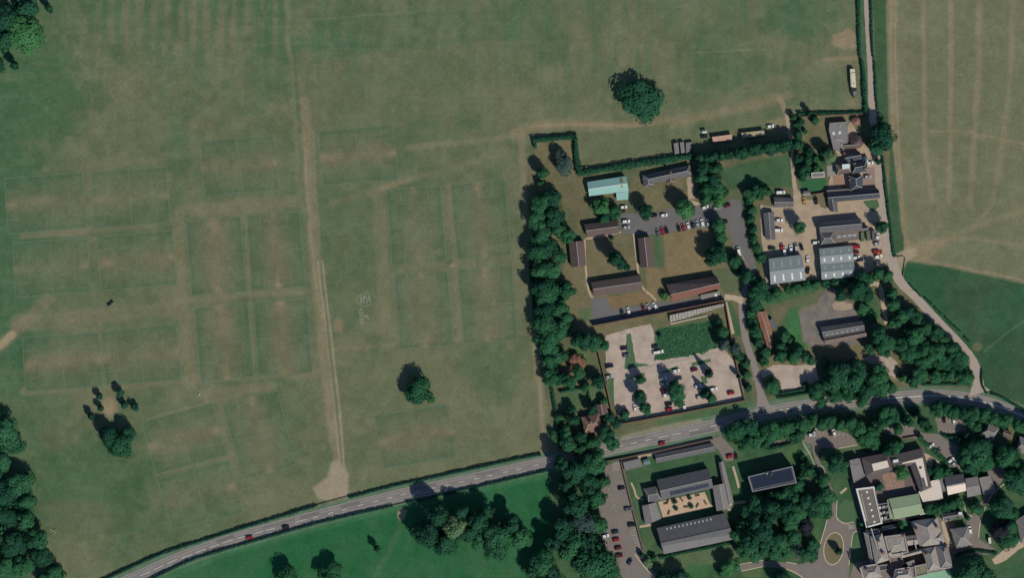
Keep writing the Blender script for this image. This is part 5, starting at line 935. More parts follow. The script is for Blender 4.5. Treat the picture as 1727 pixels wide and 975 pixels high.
trees('round the cottage garden at the field corner', [(926, 612, 15), (930, 636, 15), (946, 640, 13, 'd'), (960, 642, 12), (976, 628, 11), (1009, 645, 13, 'd'), (988, 654, 9), (972, 612, 17, 5.5, 'w'), (948, 600, 12), (954, 728, 13), (958, 748, 14), (976, 757, 12), (1000, 748, 12), (1022, 732, 15, 'd'), (1032, 748, 13), (1010, 762, 11), (1040, 716, 9, 'd'), (945, 706, 9), (966, 708, 10, 12, 'd'), (1018, 676, 7), (936, 735, 10), (1000, 690, 9, 9, 'd'), (978, 738, 11, 'd'), (964, 690, 8, 9, 'd'), (1028, 705, 9, 'd')], 'y', 'cottage garden trees')
trees('at the corner of the tarmac strip', [(988, 577, 17, 17, 'd'), (1001, 578, 16, 12), (1018, 582, 10, 8), (973, 572, 14, 16, 'd')], 'x')
trees('around the mint green hall', [(1011, 346, 18, 9, 'b'), (1037, 359, 13, 8), (1018, 368, 10, 7)], 'x'); trees('on the lawn left of the car park entrance', [(1087, 357, 14, 13, 'd')]); trees('on the lawn above the row of cars', [(1154, 353, 18, 14, 'b')])
trees('in the courtyard of brown-roofed blocks', [(1036, 436, 12, 18), (1047, 445, 10, 14), (1057, 451, 7, 9.2)], 'x', 'courtyard trees', lf0='d'); trees('on the courtyard lawn', [(1032, 402, 4, 3, 'd')], cat='shrub')
x0, y0, x1_, y1_ = 1180, 268, 1338, 244
trees('in the tall hedge row above the square lawn', [(x0 + (x1_ - x0) * i / 17, y0 + (y1_ - y0) * i / 17 + random.uniform(-2, 2), 10 + random.uniform(-1, 1.5), 11.2 + random.uniform(-1.0, 1.0)) for i in range(18)] , 'x', 'tall hedge row', lf0='d')
trees('in the grove between bungalow and square lawn', [(1186, 284, 13, 'd'), (1205, 284, 12), (1185, 302, 13), (1203, 304, 13, 'd'), (1190, 320, 13), (1208, 322, 14), (1190, 336, 12), (1210, 337, 13, 'b'), (1223, 326, 7)], 'y', 'grove by the square lawn')
trees('below the square lawn', [(1260, 324, 10), (1272, 320, 11, 'd'), (1284, 322, 11), (1297, 325, 8), (1282, 332, 8), (1268, 332, 9)], 'x', 'hedge below the square lawn')
trees('in the line between campus road and farm yard', [(1268, 354, 8), (1265, 370, 9), (1268, 387, 10, 'd'), (1270, 404, 10), (1276, 420, 10), (1284, 436, 9), (1262, 340, 6, 'd')], 'y', 'line beside the farm yard')
trees('beside the campus road bend', [(1211, 381, 12), (1216, 398, 12), (1208, 426, 17, 15, 'd'), (1199, 438, 14, 13), (1219, 436, 12), (1239, 440, 11), (1256, 466, 13, 12, 'd'), (1270, 474, 10), (1243, 455, 9, 'd'), (1214, 412, 10)], 'y', 'trees at the campus road bend')
trees('beside the red-roofed hall gable', [(1119, 500, 8, 4, 'b')], cat='shrub')
trees('along the lane beside the overgrown yard', [(1284, 483, 11, 'd'), (1277, 495, 15), (1271, 508, 12, 'd'), (1275, 519, 10), (1266, 531, 8), (1270, 546, 9), (1276, 560, 11), (1280, 577, 10, 'd'), (1290, 596, 10), (1288, 610, 9)], 'y', 'trees along the lane')
trees('in the farm yard', [(1347, 384, 12, 12)]); trees('beside the shipping containers', [(1485, 383, 12, 12)]); trees('towering over the north lane', [(1486, 232, 25, 17, 'd'), (1476, 246, 16, 13)], 'y')
trees('in the farmhouse garden', [(1337, 197, 7, 6), (1349, 208, 9), (1364, 191, 6, 7, 'd'), (1374, 203, 7), (1345, 228, 7), (1348, 246, 8), (1365, 256, 8, 'd'), (1390, 257, 10, 11, 'd'), (1399, 266, 14, 7, 'p'), (1363, 271, 9), (1356, 289, 11, 'd'), (1376, 268, 8), (1377, 284, 8), (1346, 268, 9, 'd'), (1333, 246, 11), (1340, 210, 6), (1358, 222, 5, 4), (1352, 300, 8), (1480, 272, 5, 5, 'd'), (1389, 270, 6, 4)], 'y', 'farmhouse garden trees')
trees('along the lower edge of the warehouse yard', [(1330, 488, 9, 6), (1345, 485, 9, 6), (1360, 482, 9, 6), (1376, 480, 9, 6), (1392, 479, 9, 6), (1408, 477, 9, 6), (1424, 474, 9, 6), (1450, 467, 11, 10, 'd'), (1464, 470, 10, 7), (1481, 464, 13, 11), (1496, 466, 10, 8), (1310, 494, 10, 6), (1296, 500, 9, 6)], 'x', 'shrubs below the warehouses')
trees('round the overgrown concrete yard', [(1418, 497, 12, 13, 'd'), (1444, 491, 17, 14, 'd'), (1462, 497, 13, 'd'), (1458, 522, 13, 4), (1470, 534, 10, 4), (1324, 569, 10, 5), (1316, 588, 13, 'd'), (1316, 603, 13), (1336, 604, 13), (1344, 592, 13, 'd'), (1356, 602, 11), (1368, 608, 9), (1302, 651, 15, 9), (1332, 575, 8, 4)], 'y', 'trees round the concrete yard')
trees('in the big grove above the main road', [(1417, 630, 23, 18, 'd'), (1430, 643, 22, 17), (1398, 648, 20, 16), (1446, 624, 19, 16, 'd'), (1376, 660, 14), (1408, 667, 18), (1453, 672, 15), (1466, 656, 17, 'd'), (1482, 630, 19), (1476, 644, 15), (1486, 580, 17, 15), (1466, 588, 13), (1490, 594, 13), (1480, 566, 15, 16, 'd'), (1384, 678, 12), (1430, 668, 14), (1404, 626, 14, 17, 'd'), (1392, 612, 8), (1358, 650, 6, 3)], 'y', 'grove above the main road')
trees('in the wood beside the eastern lane', [(1500, 497, 11), (1504, 514, 12), (1521, 533, 15), (1531, 527, 11, 'd'), (1545, 536, 13), (1507, 545, 11), (1556, 554, 17), (1544, 568, 17), (1529, 558, 13, 'd'), (1576, 563, 13), (1590, 572, 13), (1497, 578, 13), (1519, 581, 15), (1533, 597, 17), (1556, 590, 15), (1576, 597, 17), (1603, 586, 13), (1610, 599, 13), (1621, 605, 11), (1590, 614, 15), (1556, 611, 15), (1618, 618, 13), (1521, 637, 9, 8, 'b'), (1538, 645, 13), (1551, 631, 15), (1577, 636, 13), (1592, 634, 13), (1607, 632, 13), (1625, 638, 14), (1634, 631, 8), (1502, 655, 10), (1486, 650, 14), (1488, 664, 9)], 'y', 'eastern wood')
trees('in the belt below the main road', [(1240, 727, 18), (1262, 718, 16, 'd'), (1275, 737, 17), (1254, 749, 13), (1300, 728, 17), (1290, 747, 12), (1325, 724, 15), (1340, 735, 13), (1352, 717, 13), (1370, 708, 13), (1386, 716, 12), (1400, 709, 13), (1416, 717, 13), (1432, 714, 13), (1446, 722, 12), (1456, 736, 13), (1470, 728, 13), (1482, 716, 13), (1489, 698, 13), (1500, 691, 12), (1514, 699, 13, 'd'), (1529, 710, 13, 17, 'd'), (1498, 708, 12), (1513, 724, 11), (1540, 694, 10, 'd'), (1556, 712, 12, 17, 'd'), (1567, 724, 8), (1580, 691, 13), (1595, 689, 11), (1607, 695, 12), (1625, 699, 14, 'd'), (1634, 711, 12), (1643, 699, 13), (1659, 700, 13), (1673, 706, 13), (1689, 711, 13), (1699, 706, 11), (1644, 721, 11), (1717, 718, 13), (1732, 716, 12)], 'x', 'belt below the main road')
trees('around the upper car park', [(1643, 766, 24, 16), (1632, 772, 18), (1654, 754, 18, 'd'), (1662, 780, 17), (1640, 787, 15), (1693, 772, 22, 16), (1703, 764, 16, 'd'), (1704, 780, 15), (1624, 787, 5.5, 5, 'd'), (1618, 744, 7, 4), (1630, 736, 8, 9, 'd'), (1566, 795, 10, 7, 'd'), (1582, 798, 11, 7), (1598, 798, 9, 6)], 'x', 'trees around the upper car park')
trees('at the top of the modern campus', [(1409, 781, 17, 15, 'd'), (1418, 786, 13), (1463, 740, 17), (1474, 750, 12), (1507, 755, 13), (1494, 758, 11, 'd'), (1518, 750, 9), (1552, 738, 5, 5), (1521, 797, 13, 9, 'b')], 'x', 'trees at the modern campus')
trees('in the park beside the lecture hall', [(1359, 788, 11, 'd'), (1363, 798, 11), (1371, 801, 9), (1387, 812, 13), (1392, 838, 16), (1380, 856, 18), (1358, 847, 15, 'd'), (1344, 865, 18), (1326, 862, 18, 17, 'd'), (1254, 926, 15), (1272, 930, 17), (1290, 923, 19), (1308, 930, 17), (1263, 912, 17, 16, 'd'), (1300, 907, 19, 19, 'd'), (1315, 916, 17), (1326, 930, 13), (1245, 902, 15), (1281, 894, 21, 20, 'd'), (1275, 848, 13, 'd'), (1300, 839, 12), (1325, 829, 11, 'd'), (1345, 819, 12), (1350, 803, 10.6), (1262, 866, 15), (1285, 858, 17, 'd'), (1312, 848, 15), (1336, 842, 13), (1250, 884, 13, 'd'), (1332, 880, 15), (1358, 887, 15, 11, 'u'), (1347, 927, 13, 9, 'y'), (1361, 934, 16), (1370, 919, 11), (1388, 858, 14), (1372, 862, 15, 'd'), (1299, 862, 19, 20, 'd'), (1271, 880, 15, 17, 'd'), (1338, 905, 14), (1320, 838, 14, 14)], 'y', 'park by the lecture hall')
trees('along the bottom edge by the school drive', [(1232, 957, 18, 12, 'b'), (1220, 968, 10), (1120, 978, 17, 12, 'd'), (1148, 978, 18, 13, 'd'), (1317, 980, 18, 13, 'd'), (1102, 940, 7, 5), (1092, 951, 8, 4, 'p'), (1081, 937, 6, 5, 'd')], 'x', 'trees by the school drive')
trees('on the oval drive island', [(1413, 930, 7, 8, 'd')]); trees('in the row above the mansion', [(1568, 861, 11, 7), (1580, 859, 11, 7), (1592, 855, 11, 7, 'd'), (1604, 851, 11, 7), (1616, 848, 9, 6)], 'x', 'row above the mansion')
trees('on the kitchen drive verge', [(1646, 858, 12, 8)]); trees('along the right edge by the river path', [(1712, 812, 22, 14, 'd'), (1692, 856, 20, 15, 'd'), (1702, 866, 17), (1688, 898, 19, 13, 'u'), (1699, 911, 19, 14), (1702, 888, 15, 13), (1722, 800, 16)], 'y', 'trees by the river path')
trees('at the foot of the mansion garden', [(1640, 962, 24, 18, 'd'), (1622, 970, 18, 17), (1660, 975, 20, 16)], 'x'); trees('in the mansion courtyards', [(1518, 886, 7, 4), (1482, 822, 8, 4, 'd'), (1632, 874, 5, 4)], 'x', cat='shrub')
trees('in the sunny courtyard of the teaching block', [(1137.8, 847.3, 4.5, 2.2), (1163, 840, 4.5, 2.2), (1165.5, 854.4, 4.5, 2.2), (1140, 858.6, 4.5, 2.2)], 'x', 'courtyard bushes', cat='shrub', lf0='d', noun='round dark bush')
trees('beside the western mansion range', [(1452, 885, 5, 3.5), (1455, 895, 5, 3.5), (1457, 905, 5, 4), (1460, 915, 5, 3.5), (1463, 925, 5, 4)], 'y', 'shrubs by the mansion', cat='shrub')
trees('inside the walled car park', [(1080, 640, 9, 9), (1079, 668, 12, 13, 'd'), (1088, 690, 15, 10), (1135, 650, 10, 14, 'd'), (1140, 664, 15, 13), (1145, 680, 9, 7), (1195, 630, 9, 14, 'c'), (1190, 664, 9, 12, 'c'), (1199, 672, 10, 7), (1055, 700, 9, 6), (1212, 546, 8, 6), (1217, 560, 11, 9), (1222, 580, 14, 11, 'y'), (1238, 590, 10, 9, 'y'), (1246, 600, 8, 7), (1258, 632, 9, 7), (1262, 655, 8, 6, 'd'), (1245, 635, 5, 8, 'd'), (1112, 566, 4, 3, 'd'), (1258, 614, 8, 6)], 'y', 'trees inside the walled car park')

def hedge(label, pts, w, h, lf='d', dens=16, name='hedge', size=.42, group=None):
    """a hedge: leaf sprays along a line over a solid heart"""
    line = densify(smooth_line(pts, 5) if len(pts) > 2 else pts, 3.0, 0, False); P = np.array([[*W(*p)[:2], 0] for p in line]); e = empty(name, *pts[0]); tag(e, label, 'hedge', group)
    o0 = np.array(e.location); P = P - o0; seg = np.diff(P, axis=0); L = np.linalg.norm(seg, axis=1); tot = L.sum(); wm = w * S; k = int(max(60, tot * dens * (.5 + .5 * wm)))
    si = RNG.choice(len(L), size=k, p=L / tot); t = RNG.random(k)[:, None]; base = P[si] + seg[si] * t; d = seg[si] / L[si][:, None]; nr = np.stack([-d[:, 1], d[:, 0], 0 * d[:, 0]], 1)
    ph = RNG.random(k) * math.pi; wob = .55 + .9 * fbm(base[:, 0] + 500, base[:, 1] + 500, 6.0, 5, 3); hs = .6 + .8 * fbm(base[:, 0] + 900, base[:, 1] + 900, 7.0, 6, 3)
    C = base + nr * (np.cos(ph) * wm / 2 * wob)[:, None]; C[:, 2] = np.clip((.35 + .65 * np.sin(ph)) * h * hs - RNG.random(k) * .3 * h * (np.sin(ph) < .6), .1, None)
    N = unit(nr * np.cos(ph)[:, None] + np.array([0, 0, 1]) * (.3 + np.sin(ph))[:, None] + RNG.normal(size=(k, 3)) * .45)
    me = leaf_mesh('foliage', C, N, size * (.6 + .7 * RNG.random(k)), RNG.random(k)); me.materials.append(LEAF[lf]); link('foliage', me, e)
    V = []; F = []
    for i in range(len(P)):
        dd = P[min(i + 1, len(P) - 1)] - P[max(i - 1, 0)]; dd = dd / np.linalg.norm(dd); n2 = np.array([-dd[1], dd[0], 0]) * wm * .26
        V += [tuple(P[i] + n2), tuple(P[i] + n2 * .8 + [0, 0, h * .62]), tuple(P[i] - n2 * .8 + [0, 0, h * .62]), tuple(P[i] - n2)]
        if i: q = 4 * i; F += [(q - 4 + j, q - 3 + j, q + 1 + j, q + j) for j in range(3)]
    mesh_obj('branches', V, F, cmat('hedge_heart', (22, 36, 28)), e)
hedge('clipped hedge along the upper verge, left of the field gate', [(150, 990), (203, 966), (248, 945), (282, 931), (314, 921), (400, 894), (440, 882), (535, 853)], 3.6, 1.7, 'c'); hedge('clipped hedge along the upper verge, right of the field gate', [(588, 840), (664, 820), (734, 805), (798, 791), (880, 773), (912, 767)], 3.6, 1.7, 'c')
hedge('clipped hedge along the lower verge, left of the bare gap', [(215, 1000), (259, 976), (310, 951), (338, 940), (395, 923), (440, 910), (532, 884), (617, 864), (662, 854)], 3.6, 1.7, 'c'); hedge('clipped hedge along the lower verge, right of the bare gap', [(686, 849), (740, 836), (880, 804), (924, 794)], 3.6, 1.7, 'c')
hedge('thick hedge along the top of the small hedge enclosure', [(899, 236), (935, 233), (972, 229)], 9, 3.0, 'd'); hedge('short stub hedge at the left end of the small hedge enclosure', [(901, 238), (903, 250)], 7, 2.6, 'd'); hedge('hedge on the right side of the small hedge enclosure', [(971, 234), (972, 262), (977, 290)], 9, 3.0, 'd')
hedge('long hedge running above the mint green hall and bungalow', [(974, 293), (1030, 283), (1090, 274), (1130, 268), (1172, 262)], 11, 3.2, 'd')
hedge('hedge on the field side of the north lane', [(1447, -40), (1448, 40), (1450, 95)], 5, 1.8); hedge('ragged hedge beside the boat and north lane', [(1453, 100), (1456, 125), (1458, 160), (1460, 190)], 6, 2.4); hedge('hedge on the crop side of the north lane', [(1468, -40), (1470, 60), (1473, 98)], 3.5, 1.6); hedge('lower hedge on the crop side of the north lane', [(1475, 103), (1477, 150), (1480, 186)], 3.5, 1.6)
hedge('long hedge between farm lane and crop verge', [(1488, 262), (1494, 320), (1500, 370), (1506, 420), (1509, 433)], 4, 1.6); hedge('hedge along the top of the farmhouse garden', [(1346, 192), (1400, 191), (1458, 190)], 5, 2.2); hedge('hedge on the track side of the farmhouse garden', [(1345, 200), (1349, 230), (1350, 255)], 6, 2.2)
hedge('hedge line between field path and tree belt', [(893, 440), (900, 520), (908, 570), (924, 620), (936, 690), (944, 755)], 5, 2.2); hedge('hedge beside the gravel lot by the lane', [(1313, 664), (1340, 660), (1362, 655)], 4, 1.6); hedge('second hedge strip between gravel lot and main road', [(1310, 671), (1340, 667), (1364, 662)], 4, 1.4)
hedge('hedge below the eastern wood by the bend', [(1556, 649), (1590, 648), (1616, 649)], 4, 1.6); hedge('hedge at the pasture corner by the lane mouth', [(1656, 625), (1656, 648), (1664, 664)], 3, 1.3); hedge('hedge on the pasture edge above the road bend', [(1672, 664), (1694, 673), (1712, 684), (1740, 700)], 3.5, 1.3)
hedge('hedge edging the lawn above the solar-roofed block', [(1292, 758), (1320, 752), (1350, 744)], 5, 2.2); hedge('short hedge beside the visitor bays', [(1346, 784), (1351, 776), (1355, 767)], 6, 3, 'd'); hedge('broad clipped hedge along the upper car park', [(1553, 742), (1575, 760), (1600, 784)], 7, 1.8, 'g'); hedge('low hedge at the foot of the lecture hall', [(1112, 942), (1160, 931), (1205, 922), (1240, 914)], 5, 1.6)
hedge('dark hedge between the two small car parks', [(1590, 735), (1602, 738), (1622, 737)], 5, 2.4); hedge('shrubby hedge along the bottom mansion drive', [(1612, 938), (1640, 930), (1680, 934)], 5, 1.8); hedge('hedge round the small house garden at right', [(1716, 735), (1714, 750), (1704, 756)], 4, 1.8); hedge('garden hedge above the cottage lawn', [(944, 662), (975, 656), (992, 658)], 4, 2.0); hedge('garden hedge beside the cottage lawn', [(992, 660), (995, 678)], 3, 1.6)
for i, (a, c) in enumerate([((1534, 480), (1543, 490)), ((1546, 492), (1553, 500)), ((1560, 503), (1572, 514)), ((1576, 518), (1588, 530)), ((1594, 535), (1606, 548)), ((1610, 551), (1620, 560)), ((1626, 568), (1634, 576))]):
    hedge(ordinal(i + 1) + ' low bush strip from the top beside the eastern lane', [a, c], 2.6, 1.1, group='bush strips beside the eastern lane')
# overgrown patch in the walled garden
sheet('garden_bed', cr('A8', (85, 240), (300, 208), (505, 178), (545, 385), (300, 450), (60, 482)), mat('rank_grass', lin(54, 92, 60), var=.25, scale=.3, tint=lin(40, 76, 50)), .065, 1.2)
poly = cr('A8', (92, 250), (300, 215), (500, 185), (540, 380), (300, 440), (70, 475)); mk = poly_mask(poly, 9, 5) * (fbm(GX, GY, 11, 401, 3) > .36); jj, ii = np.nonzero(mk > .5)
sel = RNG.choice(len(jj), 5200); px_ = gx[ii[sel]] + RNG.random(5200) * 2; py_ = gy[jj[sel]] + RNG.random(5200) * 2
C = np.stack([(px_ - CX) * S, (CY - py_) * S, .10 + .6 * fbm(px_, py_, 13, 55, 3) * (.5 + .5 * RNG.random(5200))], 1); me = leaf_mesh('bramble_patch', C, unit(RNG.normal(size=(5200, 3)) * .5 + [0, 0, 1]), .25 + .25 * RNG.random(5200), RNG.random(5200)); me.materials.append(leafmat('leaf_bramble', (.060, .165, .075), (.036, .105, .052)))
o = link('bramble_patch', me); o['kind'] = 'stuff'; o['label'] = 'dense green overgrowth filling the walled garden'; o['category'] = 'undergrowth'
# fallen bleached branch at the wood edge
e = empty('fallen_branch', 84, 893); tag(e, 'bleached fallen branch at the edge of the corner wood', 'branch'); mb = cmat('bleached_wood', (168, 152, 128))
for a, c, r in [((0, 0, .3), (3.4, -2.2, .5), .16), ((1.6, -1.0, .4), (4.0, -.4, .9), .1), ((2.2, -1.5, .4), (2.6, -3.4, .6), .1)]:
    a, c = Vector(a), Vector(c); d = c - a; q = box('limb', mb, e, a + d / 2 - Vector((0, 0, r)), (d.length, r * 2, r * 2)); q.rotation_mode = 'QUATERNION'; q.rotation_quaternion = d.to_track_quat('X', 'Z')

# ------------------------------------------------------------------ vehicles
def loft(secs):                                  # secs: (x, [(y, z) half profile from bottom to top])
    V = []; F = []; n = len(secs[0][1]) * 2
    for x, pr in secs:
        V += [(x, y, z) for y, z in pr] + [(x, -y, z) for y, z in reversed(pr)]
    for i in range(len(secs) - 1):
        for j in range(n): a = i * n + j; b2 = i * n + (j + 1) % n; F.append((a, b2, b2 + n, a + n))
    F += [tuple(range(n))[::-1], tuple(range((len(secs) - 1) * n, len(secs) * n))]; return V, F
def mk(name, V, F, m, smooth=False):
    me = bpy.data.meshes.new(name); me.from_pydata(V, [], F); me.materials.append(m); bm = bmesh.new(); bm.from_mesh(me); bmesh.ops.recalc_face_normals(bm, faces=bm.faces[:]); bm.to_mesh(me); bm.free()
    for p in me.polygons: p.use_smooth = smooth
    return me
PAINT = {}
def paint(name, rgb):
    if name not in PAINT: PAINT[name] = mat('car_paint_' + name, lin(*rgb), rough=.28, var=.03, spec=.5)
    return PAINT[name]
COLS = {'white': (214, 212, 206), 'silver': (158, 158, 158), 'black': (30, 32, 34), 'grey': (84, 86, 90), 'red': (148, 34, 36), 'darkred': (92, 28, 32), 'green': (28, 52, 44), 'blue': (40, 52, 76), 'yellow': (176, 140, 52), 'orange': (170, 96, 50)}
M_cglass = mat('car_glass', (.012, .015, .018), rough=.08, var=.02, spec=.6); M_tyre2 = mat('tyre_rubber', (.02, .02, .02), var=.05); M_lamp = mat('lamp_glass', (.75, .75, .72), rough=.2, var=.02); M_tail = mat('tail_lamp', (.35, .02, .02), rough=.3, var=.02)
def quad3(a, b2, c, d, off):
    a, b2, c, d = map(Vector, (a, b2, c, d)); n_ = (b2 - a).cross(d - a).normalized(); return [tuple(p + n_ * off) for p in (a, b2, c, d)]
def car_kit(L, Wd, H, bonnet, boot, hood=.92):
    h = Wd / 2; hl = L / 2; lo = .22
    pr = lambda w, z0, z1: [(w * .9, z0), (w, z0 + .18), (w, z1 - .16), (w * .9, z1)]
    V, F = loft([(-hl, pr(h * .84, lo + .12, hood - .12)), (-hl + .25, pr(h * .97, lo, hood + .02)), (-hl + boot, pr(h, lo, hood + .06)), (hl - bonnet, pr(h, lo, hood + .02)), (hl - .35, pr(h * .95, lo, hood - .12)), (hl, pr(h * .78, lo + .12, hood - .30))])
    zb = hood + .02; xr0, xr1 = -hl + boot * .35, -hl + boot + .35; xf0, xf1 = hl - bonnet * .85, hl - bonnet - .62; wt = h * .74; wb = h * .93
    c = [(xr0, wb, zb), (xf0, wb, zb), (xf0, -wb, zb), (xr0, -wb, zb), (xr1, wt, H), (xf1, wt, H), (xf1, -wt, H), (xr1, -wt, H)]
    k = len(V); V2 = V + c; F2 = F + [(k + 4, k + 7, k + 6, k + 5), (k, k + 1, k + 5, k + 4), (k + 1, k + 2, k + 6, k + 5), (k + 2, k + 3, k + 7, k + 6), (k + 3, k, k + 4, k + 7)]
    lerp = lambda a, b2, t: tuple(a[i] + (b2[i] - a[i]) * t for i in range(3))
    def pane(a, b2, c2, d): 
        m = [sum(p[i] for p in (a, b2, c2, d)) / 4 for i in range(3)]; q = [lerp(m, p, .88) for p in (a, b2, c2, d)]; return q
    ws = quad3(*pane(c[1], c[2], c[6], c[5]), .015); rw = quad3(*pane(c[3], c[0], c[4], c[7]), .015); s1 = quad3(*pane(c[0], c[1], c[5], c[4]), .015); s2 = quad3(*pane(c[2], c[3], c[7], c[6]), .015)
    def fixn(q, out):
        a, b2, c2 = map(Vector, q[:3]); n_ = (b2 - a).cross(c2 - a); 
        if n_.dot(Vector(out)) < 0: 
            mid = sum(map(Vector, q), Vector()) / 4; return [tuple(Vector(p) + n_.normalized() * -.03) for p in q][::-1]
        return q
    ws, rw, s1, s2 = fixn(ws, (1, 0, .3)), fixn(rw, (-1, 0, .3)), fixn(s1, (0, 1, .3)), fixn(s2, (0, -1, .3))
    kit = {'body': mk('body', V2, F2, paint('white', COLS['white'])), 'windscreen': mk('windscreen', ws, [(0, 1, 2, 3)], M_cglass), 'rear_window': mk('rear_window', rw, [(0, 1, 2, 3)], M_cglass), 'side_window': mk('side_window', s1 + s2, [(0, 1, 2, 3), (4, 5, 6, 7)], M_cglass)}
    kit['dims'] = (L, Wd, H); return kit
wv_ = [(.32 * math.cos(t), y, .32 + .32 * math.sin(t)) for y in (-.11, .11) for t in np.linspace(0, 2 * math.pi, 12, endpoint=False)]
WHEEL = mk('wheel', wv_, [(i, (i + 1) % 12, 12 + (i + 1) % 12, 12 + i) for i in range(12)] + [tuple(range(12)), tuple(range(12, 24))], M_tyre2)
bxl = [(x, y, z) for x in (-.06, .06) for y in (-.2, .2) for z in (-.08, .08)]; bxf = [(0, 1, 3, 2), (4, 6, 7, 5), (0, 4, 5, 1), (2, 3, 7, 6), (0, 2, 6, 4), (1, 5, 7, 3)]
LAMP = mk('headlight', bxl, bxf, M_lamp); TAIL = mk('tail_light', bxl, bxf, M_tail)
KITS = {'hatchback': car_kit(4.1, 1.78, 1.48, 1.15, .35), 'saloon': car_kit(4.6, 1.82, 1.45, 1.3, .95), 'estate car': car_kit(4.6, 1.86, 1.62, 1.2, .3), 'van': car_kit(5.2, 2.0, 2.1, .95, .12, 1.05)}
def car(x, y, ang, col, kind, label, group):
    k = KITS[kind]; L, Wd, H = k['dims']; e = empty(kind.replace(' ', '_') if kind != 'van' else 'van', x, y, .07, math.radians(ang)); tag(e, label, 'van' if kind == 'van' else 'car', group)
    bo = link('body', k['body'], e); bo.material_slots[0].link = 'OBJECT'; bo.material_slots[0].material = paint(col, COLS[col])
    link('windscreen', k['windscreen'], e); link('side_window', k['side_window'], e)
    if kind != 'van': link('rear_window', k['rear_window'], e)
    for sx in (-1, 1):
        for sy in (-1, 1): link('wheel', WHEEL, e, (sx * L * .31, sy * (Wd / 2 - .10), 0))
    for sy in (-1, 1): link('headlight', LAMP, e, (L / 2 - .16, sy * Wd * .30, .66)); link('tail_light', TAIL, e, (-L / 2 + .10, sy * Wd * .36, .82))
COLW = {'darkred': 'dark red', 'green': 'dark green', 'blue': 'dark blue'}
def cars(where, lst, axis='x', group=None):
    items = sorted(lst, key=lambda t: t[0] if axis == 'x' else t[1]); fr = 'the left' if axis == 'x' else 'the top'
    cnt = {}; tot = {}
    for t in items: tot[(t[3], t[4])] = tot.get((t[3], t[4]), 0) + 1
    for x, y, a, c, kd in items:
        key = (c, kd); cnt[key] = cnt.get(key, 0) + 1; nm = COLW.get(c, c) + ' ' + kd
        lab = (nm + ' ' + where) if tot[key] == 1 else ordinal(cnt[key]) + ' ' + nm + ' from ' + fr + ' ' + where
        car(x, y, a, c, kd, lab, group or where)
hb, sa, es, va = 'hatchback', 'saloon', 'estate car', 'van'
cars('in the row of seven below the campus road', [(1144.5, 384.5, 106, 'black', hb), (1152.5, 383.5, 106, 'red', hb), (1160.8, 381, 104, 'white', hb), (1168.3, 379, 104, 'green', hb), (1176, 377.6, 104, 'silver', hb), (1184.5, 376, 104, 'white', es), (1194, 376.5, 102, 'silver', es)], 'x', 'row below the campus road')
cars('left of the row of seven on the campus road', [(1119.5, 363, 8, 'white', hb), (1117, 389.5, 106, 'red', es), (1124, 388, 106, 'black', hb), (1109, 392, 106, 'grey', hb), (1103, 363.5, 8, 'black', hb)]); cars('at the lane end beside the mint green hall', [(1051.5, 349.5, 8, 'white', hb), (1055.5, 373.5, 6, 'white', es), (1056, 383.5, 6, 'silver', hb), (1050, 356, 8, 'darkred', hb)], 'y')
cars('on the open tarmac by the grove', [(1189, 350, 20, 'white', hb), (1227, 346.5, 20, 'darkred', hb), (1222, 374.5, 15, 'black', hb), (1209, 350.5, 15, 'silver', hb)]); cars('parked on the campus road bend', [(1245.8, 423.5, 100, 'white', va)])
cars('on the tarmac strip under the garden wall', [(1049, 527, 104, 'green', hb), (1060, 524.5, 104, 'white', hb), (1085, 519.5, 112, 'darkred', hb), (1094, 518, 118, 'silver', hb), (1104.5, 515.5, 122, 'white', hb)])
cars('in the farm yard left of the warehouses', [(1314, 371.5, 0, 'white', hb), (1312, 388.5, 0, 'white', va), (1323, 424, 95, 'white', va), (1318.5, 416.5, 95, 'red', hb), (1334, 420, 98, 'white', es), (1343, 418, 98, 'silver', va), (1351.5, 416.5, 110, 'black', hb), (1302, 419, 0, 'green', hb), (1362, 438, 95, 'white', hb), (1362.5, 456, 80, 'black', hb), (1376, 409.5, 5, 'white', es), (1356, 339, 100, 'yellow', hb), (1376, 338, 95, 'black', es)])
cars('in the yard between warehouse and farm lane', [(1443, 416.5, 5, 'red', va), (1443, 426, 5, 'darkred', hb), (1444, 435, 8, 'white', hb), (1450, 438.5, 8, 'black', hb), (1480, 399, 80, 'white', hb), (1479, 411, 15, 'silver', hb), (1477, 424, 15, 'red', hb), (1483, 426.5, 15, 'orange', hb), (1481, 433, 15, 'white', es), (1480, 443, 15, 'grey', hb)], 'y')
cars('by the slate farmhouse', [(1467, 275, 10, 'white', hb), (1463, 298, 5, 'silver', hb)], 'y'); cars('at the end of the field hedge', [(1299, 213, 8, 'white', hb), (1188, 230, 8, 'black', hb)]); cars('beside the low slate cottage', [(1316, 324.5, 4, 'white', va)])
cars('in the upper left bays of the walled car park', [(1105.5, 585, 10, 'green', hb), (1106.5, 595, 10, 'white', hb), (1053, 588, 12, 'black', hb), (1056, 599.5, 12, 'grey', hb), (1028, 618, 12, 'black', es), (1027, 636, 12, 'silver', hb), (1112, 594, 12, 'white', es)], 'y')
cars('in the lower bays of the walled car park', [(1140, 626, 12, 'white', hb), (1118, 639, 14, 'white', hb), (1119.5, 648, 14, 'silver', hb), (1120, 659, 14, 'darkred', hb), (1123, 667, 14, 'white', hb), (1128, 682, 14, 'black', hb), (1128.5, 691, 14, 'red', hb), (1154, 685.5, 100, 'white', hb), (1171, 624, 14, 'darkred', hb), (1177, 652, 14, 'white', hb), (1180, 670, 14, 'silver', hb), (1203, 657, 14, 'white', es), (1233, 663, 12, 'red', hb), (1145, 639, 14, 'grey', hb), (1071, 689, 100, 'white', hb)], 'y')
